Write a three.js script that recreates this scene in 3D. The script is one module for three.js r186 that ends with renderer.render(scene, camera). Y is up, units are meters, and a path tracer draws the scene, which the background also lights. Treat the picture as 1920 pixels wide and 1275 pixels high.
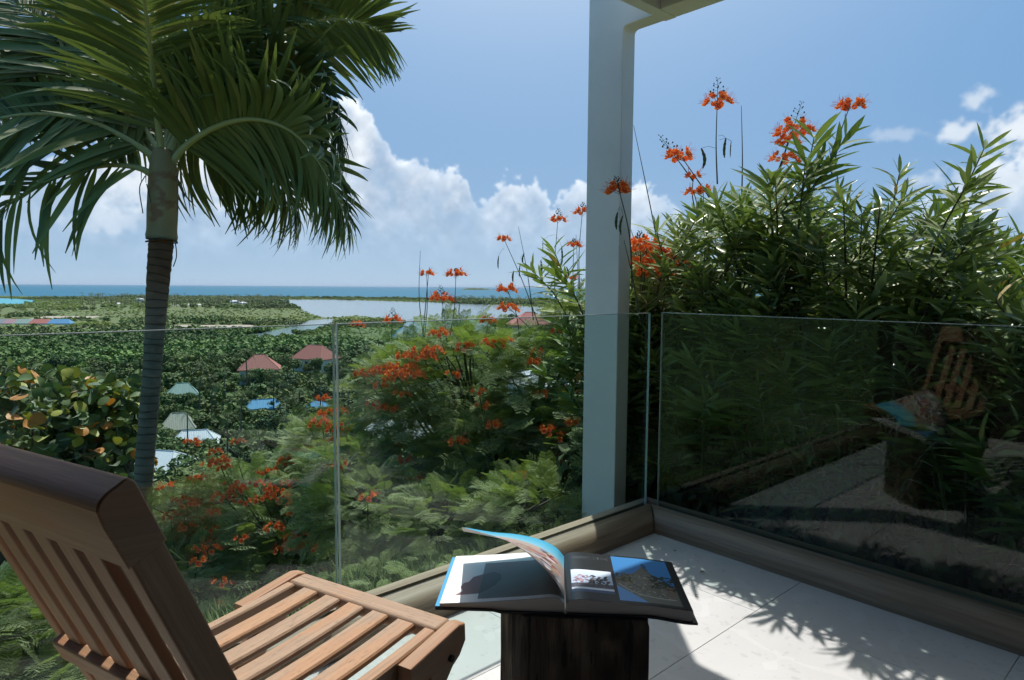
import * as THREE from 'three';
import { RoundedBoxGeometry } from 'three/addons/geometries/RoundedBoxGeometry.js';
import { mergeGeometries, toCreasedNormals } from 'three/addons/utils/BufferGeometryUtils.js';

// ---------------------------------------------------------------- camera, sky, sun, exposure
const V = (x, y, z) => new THREE.Vector3(x, y, z);
const scene = new THREE.Scene();
const EYE = V(0, 1.25, 0), FOCAL = 1250, PITCH = Math.atan(99.2 / FOCAL), ROLL = Math.atan(0.0066);
const camera = new THREE.PerspectiveCamera(2 * Math.atan(637.5 / FOCAL) * 180 / Math.PI, 1024 / 680, 0.05, 150000);
const FW = V(0, -Math.sin(PITCH), -Math.cos(PITCH)), UP0 = V(0, Math.cos(PITCH), -Math.sin(PITCH)), R0 = V(1, 0, 0);
const CR = R0.clone().multiplyScalar(Math.cos(ROLL)).addScaledVector(UP0, Math.sin(ROLL));
const CU = UP0.clone().multiplyScalar(Math.cos(ROLL)).addScaledVector(R0, -Math.sin(ROLL));
camera.position.copy(EYE);
camera.quaternion.setFromRotationMatrix(new THREE.Matrix4().makeBasis(CR, CU, FW.clone().negate()));
scene.add(camera);
const SUN = V(0.008, 0.859, -0.511).normalize();
const sun = new THREE.DirectionalLight(new THREE.Color().setRGB(1, 0.96, 0.9), 2.8);
sun.position.copy(SUN).multiplyScalar(120); sun.castShadow = true; sun.shadow.mapSize.set(4096, 4096);
Object.assign(sun.shadow.camera, { left: -60, right: 60, top: 60, bottom: -60, near: 1, far: 400 });
scene.add(sun, sun.target);
const EXPOSURE = 1.62, SKY_STRENGTH = 1.0;

// ---------------------------------------------------------------- small helpers
function rng(seed) { let a = seed >>> 0; return () => { a = (a + 0x6d2b79f5) | 0; let t = Math.imul(a ^ (a >>> 15), 1 | a); t = (t + Math.imul(t ^ (t >>> 7), 61 | t)) ^ t; return ((t ^ (t >>> 14)) >>> 0) / 4294967296; }; }
const { clamp, lerp, smoothstep } = THREE.MathUtils;
const hash2 = (i, j) => { let h = Math.imul(i, 374761393) + Math.imul(j, 668265263); h = Math.imul(h ^ (h >>> 13), 1274126177); return ((h ^ (h >>> 16)) >>> 0) / 4294967296; };
function vnoise(x, y) { const i = Math.floor(x), j = Math.floor(y), a = x - i, b = y - j, u = a * a * (3 - 2 * a), v = b * b * (3 - 2 * b); return lerp(lerp(hash2(i, j), hash2(i + 1, j), u), lerp(hash2(i, j + 1), hash2(i + 1, j + 1), u), v); }
function fbm(x, y, o = 5) { let s = 0, a = 0.5, n = 0; for (let k = 0; k < o; k++) { s += a * vnoise(x, y); n += a; a *= 0.5; x = x * 2.03 + 17.1; y = y * 2.03 - 9.7; } return s / n; }
function curve(pts, x) { if (x <= pts[0][0]) return pts[0][1]; for (let k = 1; k < pts.length; k++) if (x <= pts[k][0]) return lerp(pts[k - 1][1], pts[k][1], (x - pts[k - 1][0]) / (pts[k][0] - pts[k - 1][0])); return pts[pts.length - 1][1]; }
function inside(poly, x, y) { let c = false; for (let i = 0, j = poly.length - 1; i < poly.length; j = i++) { const [xi, yi] = poly[i], [xj, yj] = poly[j]; if ((yi > y) !== (yj > y) && x < ((xj - xi) * (y - yi)) / (yj - yi) + xi) c = !c; } return c; }
const used = {};
function numbered(n) { used[n] = (used[n] ?? -1) + 1; return used[n] ? `${n}_${String(used[n]).padStart(3, '0')}` : n; }
function tag(o, label, category, group, kind) { const u = { label, category }; if (group) u.group = group; if (kind) u.kind = kind; o.userData = u; return o; }
function shade(o) { o.castShadow = o.receiveShadow = true; return o; }
// a Group at a thing's base, in the scene itself
function base(name, pos, turn = 0) { const g = new THREE.Group(); g.name = numbered(name); g.position.copy(pos); g.rotation.y = turn; scene.add(g); return g; }
function part(name, geo, mat, parent, label) { const m = shade(new THREE.Mesh(geo, mat)); m.name = name; if (label) m.userData.label = label; parent.add(m); return m; }
// the view ray of a point of the photograph, at a depth along the view: used only to find where a thing stands
function at(px, py, depth) { return EYE.clone().addScaledVector(FW, depth).addScaledVector(CR, (px - 960) / FOCAL * depth).addScaledVector(CU, -(py - 637.5) / FOCAL * depth); }
function project(p) { const d = p.clone().sub(EYE), z = d.dot(FW); return [960 + FOCAL * d.dot(CR) / z, 637.5 - FOCAL * d.dot(CU) / z, z]; }
// the terrace has its own axes: x along the far fence to the corner, z along the near fence from the corner, 0 0 0 the inner corner of the floor
const TURN = 42.2 * Math.PI / 180, CORNER = V(0.733, 0, -3.327);
const LX = V(Math.cos(TURN), 0, -Math.sin(TURN)), LZ = V(Math.sin(TURN), 0, Math.cos(TURN));
const L = (x, y, z) => CORNER.clone().addScaledVector(LX, x).addScaledVector(LZ, z).add(V(0, y, 0));
const toL = (p) => { const d = p.clone().sub(CORNER); return [d.dot(LX), d.y, d.dot(LZ)]; };

// ---------------------------------------------------------------- sky (computed air and clouds)
function makeSky() {
  const W = 4096, H = 2048, data = new Float32Array(W * H * 4);
  const top = [[-42.5, 6.6], [-37, 7.2], [-34, 8.6], [-30.9, 10.4], [-27.4, 11.1], [-23.8, 11.9], [-19.1, 12.7], [-16.7, 13.4], [-15, 14.7], [-13.3, 15.1], [-12, 14.3], [-11.4, 12.8], [-10.3, 11.3], [-9.7, 10.3], [-8.6, 10.4], [-7.9, 10], [-7.3, 10.3], [-6.6, 9.4], [-5.7, 9.7], [-4.6, 9.7], [-3.8, 9], [-3.6, 7.9], [-3, 6.7], [-1.9, 7.6], [-1, 9], [0.1, 9.2], [1, 8.6], [1.9, 8.7], [2.6, 7.9], [3.3, 6.8], [4.4, 7.9], [5.3, 8.5], [6.2, 8.6], [8, 7.1], [10.6, 8.7], [12.4, 7.6], [15, 4.8], [19, 3], [27, 3.3], [31.9, 6.5], [33.4, 7.5], [35.2, 8.3], [37, 8.9], [41.7, 9.4], [50, 6], [60, 5], [75, 8], [90, 6], [120, 9], [150, 6], [180, 8]];
  const puffs = [[34.1, 12.9, 1.15, 0.8, 0.62], [33.1, 11, 1.25, 0.85, 0.75], [36.9, 10.6, 1.9, 1.5, 0.95], [29.5, 11.2, 2.6, 0.5, 0.3], [35, 7.8, 4.2, 1.2, 0.5], [-31, 4.6, 2.6, 0.9, 0.32], [-27, 8.5, 4, 2.5, 0.7], [-36, 11, 5, 2, 0.3]];
  for (let row = 0; row < H; row++) {
    const el = ((row + 0.5) / H - 0.5) * 180, y = Math.sin(el * Math.PI / 180), c = Math.cos(el * Math.PI / 180);
    for (let col = 0; col < W; col++) {
      const round = ((col + 0.5) / W - 0.5) * 2 * Math.PI, x = Math.cos(round) * c, z = Math.sin(round) * c, az = Math.atan2(x, -z) * 180 / Math.PI, k = (row * W + col) * 4;
      const e = Math.max(0, el), h = Math.exp(-e / 9), ang = Math.acos(clamp(x * SUN.x + y * SUN.y + z * SUN.z, -1, 1)) * 180 / Math.PI, glow = Math.exp(-ang / 13);
      let r = lerp(0.018, 0.252, h), g = lerp(0.155, 0.355, h), b = lerp(0.37, 0.458, h);
      r += 3.7 * glow; g += 3.15 * glow; b += 2.2 * glow;
      if (el > -0.5 && el < 24) {
        // the bank of cumulus low over the sea
        const n1 = fbm(az * 0.55 + 40, el * 0.55 + 7, 6), n2 = fbm(az * 1.5 + 11, el * 1.5 - 3, 5), n3 = 1 - Math.abs(2 * fbm(az * 0.9 - 20, el * 0.9 + 31, 4) - 1);
        const T = curve(top, az), edge = T + (n2 - 0.5) * 2.2 + (n3 - 0.6) * 0.9 - el;
        let d = smoothstep(edge, -0.12, 0.55);
        const fade = smoothstep(el, 0.8, 6.5) * 0.6 + 0.04;
        d *= lerp(fade, 1, smoothstep(el, 4.5, 11)) * clamp(0.36 + 1.15 * (n1 - 0.24), 0, 0.95);
        if (el < 0) d = 0;
        const bright = clamp(0.84 + 0.45 * (n2 - 0.5) + 0.28 * smoothstep(1.7 - edge, 0, 1.7) + 0.35 * (n1 - 0.5), 0.6, 1.12);
        const low = 1 - smoothstep(el, 3, 9); r = lerp(r, lerp(0.57, 0.46, low) * bright, d); g = lerp(g, lerp(0.6, 0.53, low) * bright + 0.01, d); b = lerp(b, lerp(0.61, 0.59, low) * bright + 0.04, d);
        for (const [pa, pe, sa, se, s] of puffs) {
          const q = Math.hypot((az - pa) / sa, (el - pe) / se);
          if (q < 2.4) { const m = s * smoothstep(1.25 - q + (n2 - 0.5) * 1.5 + (n1 - 0.5) * 1.2, 0, 0.95); r = lerp(r, 0.53, m); g = lerp(g, 0.57, m); b = lerp(b, 0.61, m); }
        }
      }
      data[k] = r; data[k + 1] = g; data[k + 2] = b; data[k + 3] = 1;
    }
  }
  const t = new THREE.DataTexture(data, W, H, THREE.RGBAFormat, THREE.FloatType);
  t.mapping = THREE.EquirectangularReflectionMapping; t.magFilter = t.minFilter = THREE.LinearFilter; t.colorSpace = THREE.LinearSRGBColorSpace; t.needsUpdate = true;
  return t;
}
scene.background = scene.environment = makeSky();
scene.backgroundIntensity = scene.environmentIntensity = SKY_STRENGTH;

// ---------------------------------------------------------------- textures and materials
const toByte = (c) => Math.round(255 * clamp(c <= 0.0031308 ? 12.92 * c : 1.055 * Math.pow(c, 1 / 2.4) - 0.055, 0, 1));
function tex(w, h, fn, color = true, ru = 1, rv = 1) {
  const d = new Uint8Array(w * h * 4);
  for (let j = 0; j < h; j++) for (let i = 0; i < w; i++) { const c = fn(i / w, j / h), k = (j * w + i) * 4; for (let q = 0; q < 3; q++) d[k + q] = color ? toByte(c[q]) : Math.round(255 * clamp(c[q], 0, 1)); d[k + 3] = 255; }
  const t = new THREE.DataTexture(d, w, h); t.wrapS = t.wrapT = THREE.MirroredRepeatWrapping; t.magFilter = t.minFilter = THREE.LinearFilter; t.repeat.set(ru, rv);
  if (color) t.colorSpace = THREE.SRGBColorSpace; t.needsUpdate = true; return t;
}
const rgb = (r, g, b) => new THREE.Color().setRGB(r, g, b);
const mix3 = (a, b, t) => [lerp(a[0], b[0], t), lerp(a[1], b[1], t), lerp(a[2], b[2], t)];
const grey = (v) => [v, v, v];
const M = {};
function std(name, o) { const m = new THREE.MeshStandardMaterial({ roughness: 0.8, side: THREE.DoubleSide, ...o }); m.name = name; return (M[name] = m); }
function phys(name, o) { const m = new THREE.MeshPhysicalMaterial({ roughness: 0.8, side: THREE.DoubleSide, ...o }); m.name = name; return (M[name] = m); }
// u runs along the grain, one repeat a metre; v across it, four repeats a metre
const streak = (u, v) => fbm(u * 1.6 + 2, v * 26 + 4, 4);
const grainAt = (u, v, s) => { const warp = fbm(u * 3 + s, v * 6, 3) * 0.35; return fbm(u * 3.5 + s, (v + warp * 0.25) * 42, 4) * 0.6 + fbm(u * 22, v * 150 + s, 3) * 0.4; };
std('teak', { map: tex(1024, 512, (u, v) => { const g = grainAt(u, v, 3), w = smoothstep(fbm(u * 5 + 9, v * 5, 4), 0.42, 0.66), p = smoothstep(fbm(u * 46, v * 120, 2), 0.66, 0.8); return mix3(mix3([0.28, 0.175, 0.105], [0.45, 0.305, 0.2], g * 1.3 - 0.15), mix3([0.4, 0.185, 0.08], [0.49, 0.275, 0.135], g), w * 0.75).map((c) => c * (1 - 0.35 * p)); }, true, 1, 4), roughness: 0.62, bumpMap: tex(1024, 512, (u, v) => grey(grainAt(u, v, 3)), false, 1, 4), bumpScale: 0.0007 });
std('teak_shade', { map: tex(1024, 512, (u, v) => { const g = grainAt(u, v, 8), w = smoothstep(fbm(u * 4 + 2, v * 7, 4), 0.4, 0.7); return mix3(mix3([0.27, 0.145, 0.075], [0.47, 0.28, 0.155], g * 1.3 - 0.15), [0.37, 0.165, 0.075], w * 0.6); }, true, 1, 4), roughness: 0.6, bumpMap: tex(1024, 512, (u, v) => grey(grainAt(u, v, 8)), false, 1, 4), bumpScale: 0.0006 });  // same teak as the seat, toned redder for the parts in shade
std('kerb_wood', { map: tex(1024, 512, (u, v) => { const g = grainAt(u, v, 21) * 0.6 + streak(u, v) * 0.4, w = smoothstep(fbm(u * 2.2 + 5, v * 9, 4), 0.45, 0.7); return mix3(mix3([0.19, 0.138, 0.092], [0.45, 0.345, 0.245], g * 1.7 - 0.35), [0.2, 0.125, 0.075], w * 0.7); }, true, 0.7, 2.4), roughness: 0.55, bumpMap: tex(1024, 512, (u, v) => grey(grainAt(u, v, 21)), false, 0.7, 2.4), bumpScale: 0.0012 });
std('old_timber', { vertexColors: true, map: tex(512, 512, (u, v) => { const g = grainAt(u, v, 33), k = smoothstep(fbm(u * 7, v * 40, 3), 0.62, 0.72); return grey((0.35 + 0.95 * g) * (1 - 0.75 * k)); }, true, 1.4, 2.2), roughness: 0.9, bumpMap: tex(512, 512, (u, v) => grey(grainAt(u, v, 33) - 0.6 * smoothstep(fbm(u * 7, v * 40, 3), 0.62, 0.72)), false, 1.4, 2.2), bumpScale: 0.006 });
std('floor_tile', { map: tex(512, 512, (u, v) => { const n = fbm(u * 6, v * 6, 5), s = smoothstep(fbm(u * 60, v * 60, 2), 0.7, 0.8), c = smoothstep(Math.abs(fbm(u * 3 + 4, v * 3, 4) - 0.5), 0.02, 0); return mix3([0.6, 0.595, 0.59], [0.66, 0.658, 0.655], n).map((q) => q * (1 - 0.1 * s - 0.06 * c)); }, true, 0.8, 0.8), roughness: 0.42 });
std('grout', { color: rgb(0.55, 0.54, 0.52), roughness: 0.95 });
std('white_paint', { color: rgb(0.78, 0.77, 0.745), roughness: 0.5, map: tex(256, 256, (u, v) => grey(0.9 + 0.1 * fbm(u * 9, v * 9, 4)), true, 1, 1) });
std('ceiling_wood', { map: tex(512, 256, (u, v) => mix3([0.16, 0.12, 0.095], [0.3, 0.235, 0.19], grainAt(u, v, 41)), true, 0.5, 2), roughness: 0.7 });
std('dark_wall', { map: tex(256, 256, (u, v) => mix3([0.035, 0.028, 0.022], [0.06, 0.048, 0.04], grainAt(u, v, 51)), true, 0.5, 1), roughness: 0.8 });  // near black, standing in for a shaded interior
phys('glass', { color: rgb(0.85, 0.925, 0.912), transmission: 1, thickness: 0, roughness: 0, ior: 1.5, specularIntensity: 0.5 });
std('glass_rim', { color: rgb(0.42, 0.5, 0.48), roughness: 0.25 });
std('rubber', { color: rgb(0.012, 0.012, 0.012), roughness: 0.6 });
std('alloy', { color: rgb(0.55, 0.56, 0.56), roughness: 0.45, metalness: 0.3 });
std('soil', { map: tex(256, 256, (u, v) => mix3([0.02, 0.017, 0.013], [0.055, 0.045, 0.034], fbm(u * 20, v * 20, 4)), true, 0.8, 0.8), roughness: 1 });
function foliage(name, c, o = {}) { return phys(name, { color: rgb(...c), roughness: 0.86, transmission: 0.3, thickness: 0, clearcoat: 0.35, clearcoatRoughness: 0.38, vertexColors: true, ...o }); }

// ---------------------------------------------------------------- geometry builder
class MB {
  constructor() { this.p = []; this.i = []; this.c = []; this.u = []; }
  v(x, y, z, c = [1, 1, 1], u = 0, w = 0) { this.p.push(x, y, z); this.c.push(c[0], c[1], c[2]); this.u.push(u, w); return this.p.length / 3 - 1; }
  tri(a, b, c) { this.i.push(a, b, c); }
  quad(a, b, c, d) { this.i.push(a, b, c, a, c, d); }
  // tapered tube through points
  tube(pts, rad, sides = 6, col = [1, 1, 1], capped = true) {
    let prev = null, n0 = V(1, 0, 0), len = 0;
    pts.forEach((p, k) => {
      const t = pts[Math.min(k + 1, pts.length - 1)].clone().sub(pts[Math.max(k - 1, 0)]).normalize();
      if (Math.abs(t.dot(n0)) > 0.95) n0 = Math.abs(t.y) < 0.9 ? V(0, 1, 0) : V(0, 0, 1);
      n0 = n0.clone().addScaledVector(t, -t.dot(n0)).normalize(); const b = t.clone().cross(n0), r = typeof rad === 'function' ? rad(k / (pts.length - 1)) : Array.isArray(rad) ? rad[k] : rad, ring = [];
      if (k) len += p.distanceTo(pts[k - 1]);
      for (let s = 0; s <= sides; s++) { const a = s / sides * Math.PI * 2, q = p.clone().addScaledVector(n0, Math.cos(a) * r).addScaledVector(b, Math.sin(a) * r); ring.push(this.v(q.x, q.y, q.z, typeof col === 'function' ? col(k / (pts.length - 1)) : col, len, s / sides * r * 6.3)); }
      if (prev) for (let s = 0; s < sides; s++) this.quad(prev[s], prev[s + 1], ring[s + 1], ring[s]);
      if (capped && (k === 0 || k === pts.length - 1)) { const m = this.v(p.x, p.y, p.z, typeof col === 'function' ? col(k / (pts.length - 1)) : col, len, 0); for (let s = 0; s < sides; s++) this.tri(ring[s], ring[s + 1], m); }
      prev = ring;
    });
    return this;
  }
  // a leaf along the matrix's x, its face up along y
  leaf(m, len, wid, n = 3, droop = 0, fold = 0.15, c0 = [1, 1, 1], c1 = c0, blunt = 0.6) {
    let a = null; const q = V(0, 0, 0);
    for (let k = 0; k <= n; k++) {
      const t = k / n, w = wid / 2 * Math.pow(Math.sin(Math.PI * Math.min(1, Math.pow(t, blunt) * 0.985 + 0.015)), 0.8), x = len * t, y = -droop * len * t * t, c = mix3(c0, c1, t), row = [];
      for (const s of [-1, 0, 1]) { q.set(x, y + Math.abs(s) * fold * w, s * w).applyMatrix4(m); row.push(this.v(q.x, q.y, q.z, c, t, s)); }
      if (a) { this.quad(a[0], a[1], row[1], row[0]); this.quad(a[1], a[2], row[2], row[1]); }
      a = row;
    }
    return this;
  }
  geo(smooth = true) {
    const g = new THREE.BufferGeometry(); g.setAttribute('position', new THREE.Float32BufferAttribute(this.p, 3)); g.setAttribute('color', new THREE.Float32BufferAttribute(this.c, 3)); g.setAttribute('uv', new THREE.Float32BufferAttribute(this.u, 2));
    g.setIndex(this.i); if (smooth) g.computeVertexNormals(); return g;
  }
}
// matrix with x along DIR and y as near to UP as can be
function frame(pos, dir, up = V(0, 1, 0), s = 1) {
  const x = dir.clone().normalize(); let z = x.clone().cross(up); if (z.lengthSq() < 1e-5) z = x.clone().cross(V(1, 0, 0.3)); z.normalize(); const y = z.clone().cross(x);
  const m = new THREE.Matrix4().makeBasis(x, y, z); m.scale(V(s, s, s)); m.setPosition(pos); return m;
}
// box with softened edges; uv in metres with u along the grain
const uvr = rng(77);
function box(w, h, d, r = 0.004, grain = 'x', x = 0, y = 0, z = 0) {
  const g = new RoundedBoxGeometry(w, h, d, r > 0.0079 ? 3 : 1, r), p = g.attributes.position, n = g.attributes.normal, u = g.attributes.uv, o1 = uvr() * 3, o2 = uvr() * 3;
  for (let k = 0; k < p.count; k++) {
    const a = [p.getX(k), p.getY(k), p.getZ(k)], b = [Math.abs(n.getX(k)), Math.abs(n.getY(k)), Math.abs(n.getZ(k))], gi = 'xyz'.indexOf(grain), face = b.indexOf(Math.max(...b));
    const other = [0, 1, 2].filter((q) => q !== gi && q !== face);
    u.setXY(k, (face === gi ? a[other[1]] * 0.3 : a[gi]) + o1, a[other[0]] + o2);
  }
  g.translate(x, y, z); return g;
}
const join = (...gs) => mergeGeometries(gs.map((g) => { const q = g.index ? g.toNonIndexed() : g; for (const k of Object.keys(q.attributes)) if (!['position', 'normal', 'uv'].includes(k)) q.deleteAttribute(k); return q; }));
function tubePart(name, pts, rad, mat, parent, sides = 8) { return part(name, new MB().tube(pts, rad, sides).geo(), mat, parent); }
// instances of one geometry
function copies(name, geo, mat, list, parent, tint) {
  const m = shade(new THREE.InstancedMesh(geo, mat, list.length)); m.name = name;
  list.forEach((q, k) => { m.setMatrixAt(k, q); if (tint) m.setColorAt(k, tint(k)); });
  (parent ?? scene).add(m); return m;
}

// ================================================================ THE LAND AND THE SEA
const SEA = -38;
const lagoonShore = [[-651, -1853], [-517, -1900], [-374, -1798], [-212, -1656], [-32, -1454], [80, -1257], [74, -928], [0, -853], [-20, -662], [-40, -500], [-92, -500], [-111, -682], [-161, -815], [-208, -884], [-220, -807], [-244, -847], [-292, -961]];
const channelShore = [[-212, -661], [-232, -760], [-214, -800], [-176, -660], [-170, -537], [-190, -482], [-210, -510], [-208, -595]];
const pondShore = [[-208, -318], [-207, -338], [-190, -332], [-187, -310]];
const bayShore = [[-1580, -1938], [-1327, -1766], [-1151, -1610], [-995, -1382], [-935, -1266], [-984, -1200], [-1500, -1300], [-2500, -1600], [-2500, -2200]];
const barePatches = [[[-330, -640], [-250, -650], [-215, -560], [-280, -540]], [[-560, -800], [-500, -810], [-470, -740], [-530, -730]], [[-395, -700], [-360, -705], [-340, -650], [-380, -650]]];
const farShore = [[-50, 2760], [-37.5, 2697], [-32, 2437], [-26, 2413], [-19.4, 2312], [-11.8, 2246], [-5, 2207], [0, 2080], [5.9, 1846], [14, 1900], [40, 1500], [90, 900]];
const profile = [[0, -1.15], [3.6, -1.1], [5, -1.35], [7, -2.2], [10, -3.8], [20, -8.5], [40, -14.5], [70, -20], [100, -24.2], [160, -27.3], [250, -29.6], [340, -33.5], [430, -36.6], [700, -37.3], [3000, -37.4]];
const isWater = (x, z) => inside(lagoonShore, x, z) || inside(channelShore, x, z) || inside(pondShore, x, z) || inside(bayShore, x, z);
function landAt(x, z) {
  const r = Math.hypot(x, z), az = Math.atan2(x, -z) * 180 / Math.PI;
  if (Math.abs(az) < 100 && r > curve(farShore, az) * (1 + 0.03 * (fbm(az * 0.7, 3, 4) - 0.5))) return -42;
  let y = curve(profile, r);
  const fall = Math.abs(az) < 95 ? 1 : smoothstep(180 - Math.abs(az), 50, 85);
  y = lerp(-1.15 + 0.03 * r * (1 - fall), y, fall);
  if (r > 15) y += (fbm(x * 0.02 + 5, z * 0.02, 4) - 0.5) * Math.min(5, (r - 15) * 0.06) * (r > 380 ? clamp((460 - r) / 80, 0, 1) : 1);
  if (r > 300 && isWater(x, z)) return -41;
  return y;
}
// the planting bed beside the near fence lies higher than the slope
function groundAt(x, z) {
  const [lx, , lz] = toL(V(x, 0, z)), bed = smoothstep(lx, 0.02, 0.2) * smoothstep(6 - lx, 0, 3) * smoothstep(lz, -1.9, -0.7);
  const near = landAt(x, z), bank = smoothstep(lx, -7, -4.5) * smoothstep(2.5 - lx, 0, 1.2) * smoothstep(lz, -3.6, -2.0) * smoothstep(0.6 - lz, 0, 0.6);
  const y = lerp(near, Math.max(near, curve([[-3.6, -1.5], [-2.4, -0.95], [-1.3, -0.45], [-0.2, -0.28]], lz) + 0.08 * (fbm(x * 2, z * 2, 3) - 0.5)), bank);
  return lerp(y, -0.3 - 0.12 * Math.max(0, lx - 1), bed);
}
std('land', { map: tex(512, 512, (u, v) => mix3([0.06, 0.095, 0.024], [0.115, 0.15, 0.042], fbm(u * 9, v * 9, 5) * 1.2 - 0.1), true, 0.12, 0.12), roughness: 1 });
{
  const rs = [0]; for (let r = 1.2; r < 3400; r *= r < 330 ? 1.06 : 1.0075) rs.push(r);
  const azs = []; for (let a = -180; a < -52; a += 8) azs.push(a); for (let a = -52; a < 62; a += 0.3) azs.push(a); for (let a = 62; a <= 180; a += 8) azs.push(a); if (azs[azs.length - 1] !== 180) azs.push(180);
  const b = new MB(); let prev = null;
  for (const r of rs) {
    const row = azs.map((a) => { const x = r * Math.sin(a * Math.PI / 180), z = -r * Math.cos(a * Math.PI / 180); return b.v(x, groundAt(x, z), z, [1, 1, 1], x, z); });
    if (prev) for (let k = 1; k < azs.length; k++) b.quad(prev[k - 1], prev[k], row[k], row[k - 1]);
    prev = row;
  }
  const g = shade(new THREE.Mesh(b.geo(), M.land)); g.name = 'hillside'; scene.add(g);
  tag(g, 'green hillside and coastal plain falling away below the terrace to the sea', 'hillside', null, 'structure');
}
const ripple = tex(512, 512, (u, v) => grey(fbm(u * 40, v * 40, 4)), false, 1, 1);
phys('sea_water', { color: rgb(0.016, 0.125, 0.2), roughness: 0.6, specularIntensity: 0.3, ior: 1.33 });
phys('lagoon_water', { color: rgb(0.2, 0.255, 0.255), roughness: 0.12, ior: 1.33, bumpMap: ripple, bumpScale: 0.05 });
phys('shallow_water', { color: rgb(0.05, 0.3, 0.36), roughness: 0.4, ior: 1.33 });
{
  const g = shade(new THREE.Mesh(new THREE.CircleGeometry(90000, 128).rotateX(-Math.PI / 2), M.sea_water)); g.name = 'sea'; g.position.set(0, SEA, 0); scene.add(g);
  tag(g, 'deep blue open sea reaching to the horizon', 'sea', null, 'structure');
  const flat = (name, shore, mat, y, label, cat) => {
    const s = new THREE.Shape(shore.map(([x, z]) => new THREE.Vector2(x, -z))), m = shade(new THREE.Mesh(new THREE.ShapeGeometry(s).rotateX(-Math.PI / 2), mat)); m.name = name; m.position.y = y; scene.add(m);
    tag(m, label, cat, null, 'structure');
  };
  const grow = (poly, k) => { const cx = poly.reduce((s, p) => s + p[0], 0) / poly.length, cz = poly.reduce((s, p) => s + p[1], 0) / poly.length; return poly.map(([x, z]) => [cx + (x - cx) * k, cz + (z - cz) * k]); };
  flat('lagoon', grow(lagoonShore, 1.06), M.lagoon_water, SEA + 0.08, 'pale still lagoon behind the low spit', 'lagoon');
  flat('channel', grow(channelShore, 1.1), M.lagoon_water, SEA + 0.12, 'narrow water channel winding through the mangroves', 'channel');
  flat('pond', grow(pondShore, 1.3), M.lagoon_water, SEA + 0.12, 'small pond among mangroves beyond the sea grape', 'pond');
  flat('bay', bayShore, M.shallow_water, SEA + 0.1, 'turquoise shallow bay behind the coloured roofs', 'bay');
  std('sand', { color: rgb(0.33, 0.3, 0.23), roughness: 1 });
  barePatches.forEach((p, k) => flat('sand_flat', p, M.sand, -37.15, ['pale bare salt flat in the middle of the plain', 'pale bare clearing among the distant white houses', 'pale bare strip beside the mangrove edge'][k], 'salt flat'));
  // low islands on the horizon
  for (const [px, w, h, label] of [[893, 190, 26, 'small low dark island on the sea horizon'], [955, 60, 14, 'tiny rocky islet on the sea horizon beside the larger island']]) {
    const c = at(px, 560, 8600), b = new MB(), n = 40; let prev = null;
    for (let k = 0; k <= n; k++) { const t = k / n, hh = h * Math.pow(Math.sin(Math.PI * t), 0.5) * (0.7 + 0.6 * fbm(t * 9 + px, 1, 4)); const row = [[-0.5, 0], [-0.25, hh * 0.9], [0.2, hh], [0.5, 0]].map(([q, y]) => b.v((t - 0.5) * w * 2, y, q * w * 0.5)); if (prev) for (let s = 0; s < 3; s++) b.quad(prev[s], prev[s + 1], row[s + 1], row[s]); prev = row; }
    const o = shade(new THREE.Mesh(b.geo(), M.land)); o.name = numbered('island'); o.position.set(c.x, SEA - 1, c.z); scene.add(o); tag(o, label, 'island', null, 'structure');
  }
}
scene.fog = new THREE.FogExp2(new THREE.Color().setRGB(0.72, 0.82, 0.95), 0.000016);

// ================================================================ FAR AND MIDDLE VEGETATION
// a crown of many small leaf faces through an uneven volume
function crownGeo(seed, faces, leaf, rx, ry, rz, y0, lobes = 7) {
  const R = rng(seed), b = new MB(), balls = [];
  for (let k = 0; k < lobes; k++) { const a = R() * 6.283, e = Math.sqrt(R()) * 0.62; balls.push([Math.cos(a) * e * rx, y0 + (R() * 1.1 - 0.45) * ry, Math.sin(a) * e * rz, 0.36 + 0.3 * R()]); }
  const q = V(0, 0, 0);
  for (let k = 0; k < faces; k++) {
    const [cx, cy, cz, s] = balls[k % lobes], d = V(R() * 2 - 1, R() * 2 - 1, R() * 2 - 1).normalize(), rr = s * (0.55 + 0.5 * Math.sqrt(R()));
    q.set(cx + d.x * rx * rr, cy + d.y * ry * rr, cz + d.z * rz * rr);
    const n = d.clone().add(V(R() - 0.5, R() * 0.9, R() - 0.5)).normalize(), m = frame(q, V(R() - 0.5, R() * 0.6 - 0.5, R() - 0.5), n), l = leaf * (0.6 + 0.8 * R()), t = 0.6 + 0.75 * R(), w = l * (0.3 + 0.25 * R());
    const c = [t * (0.9 + 0.25 * R()), t, t * 0.9], i = [[-l / 2, 0, 0], [0, 0.1 * l, w], [l / 2, 0, 0], [0, 0.1 * l, -w]].map(([x, y, z]) => { const o = V(x, y, z).applyMatrix4(m); return b.v(o.x, o.y, o.z, c); });
    b.quad(...i);
  }
  return b.geo(false);
}
const leafy = (name, c, o) => { std(name, { color: rgb(...c), roughness: 0.75, vertexColors: true, ...o }); return M[name]; };
leafy('mangrove_leaves', [0.19, 0.27, 0.052]);
leafy('scrub_leaves', [0.1, 0.15, 0.036]);
std('bark', { map: tex(256, 256, (u, v) => mix3([0.06, 0.045, 0.035], [0.17, 0.14, 0.11], fbm(u * 5, v * 40, 4)), true, 1, 1), roughness: 0.9 });
const clumps = [0, 1, 2, 3].map((k) => crownGeo(100 + k, 190, 1.05, 3.0, 1.9, 3.0, 1.5, 7));
const houseSpots = [];   // [px, py, half width, half height, distance]: roofs that stay in view
const R1 = rng(5);
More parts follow.
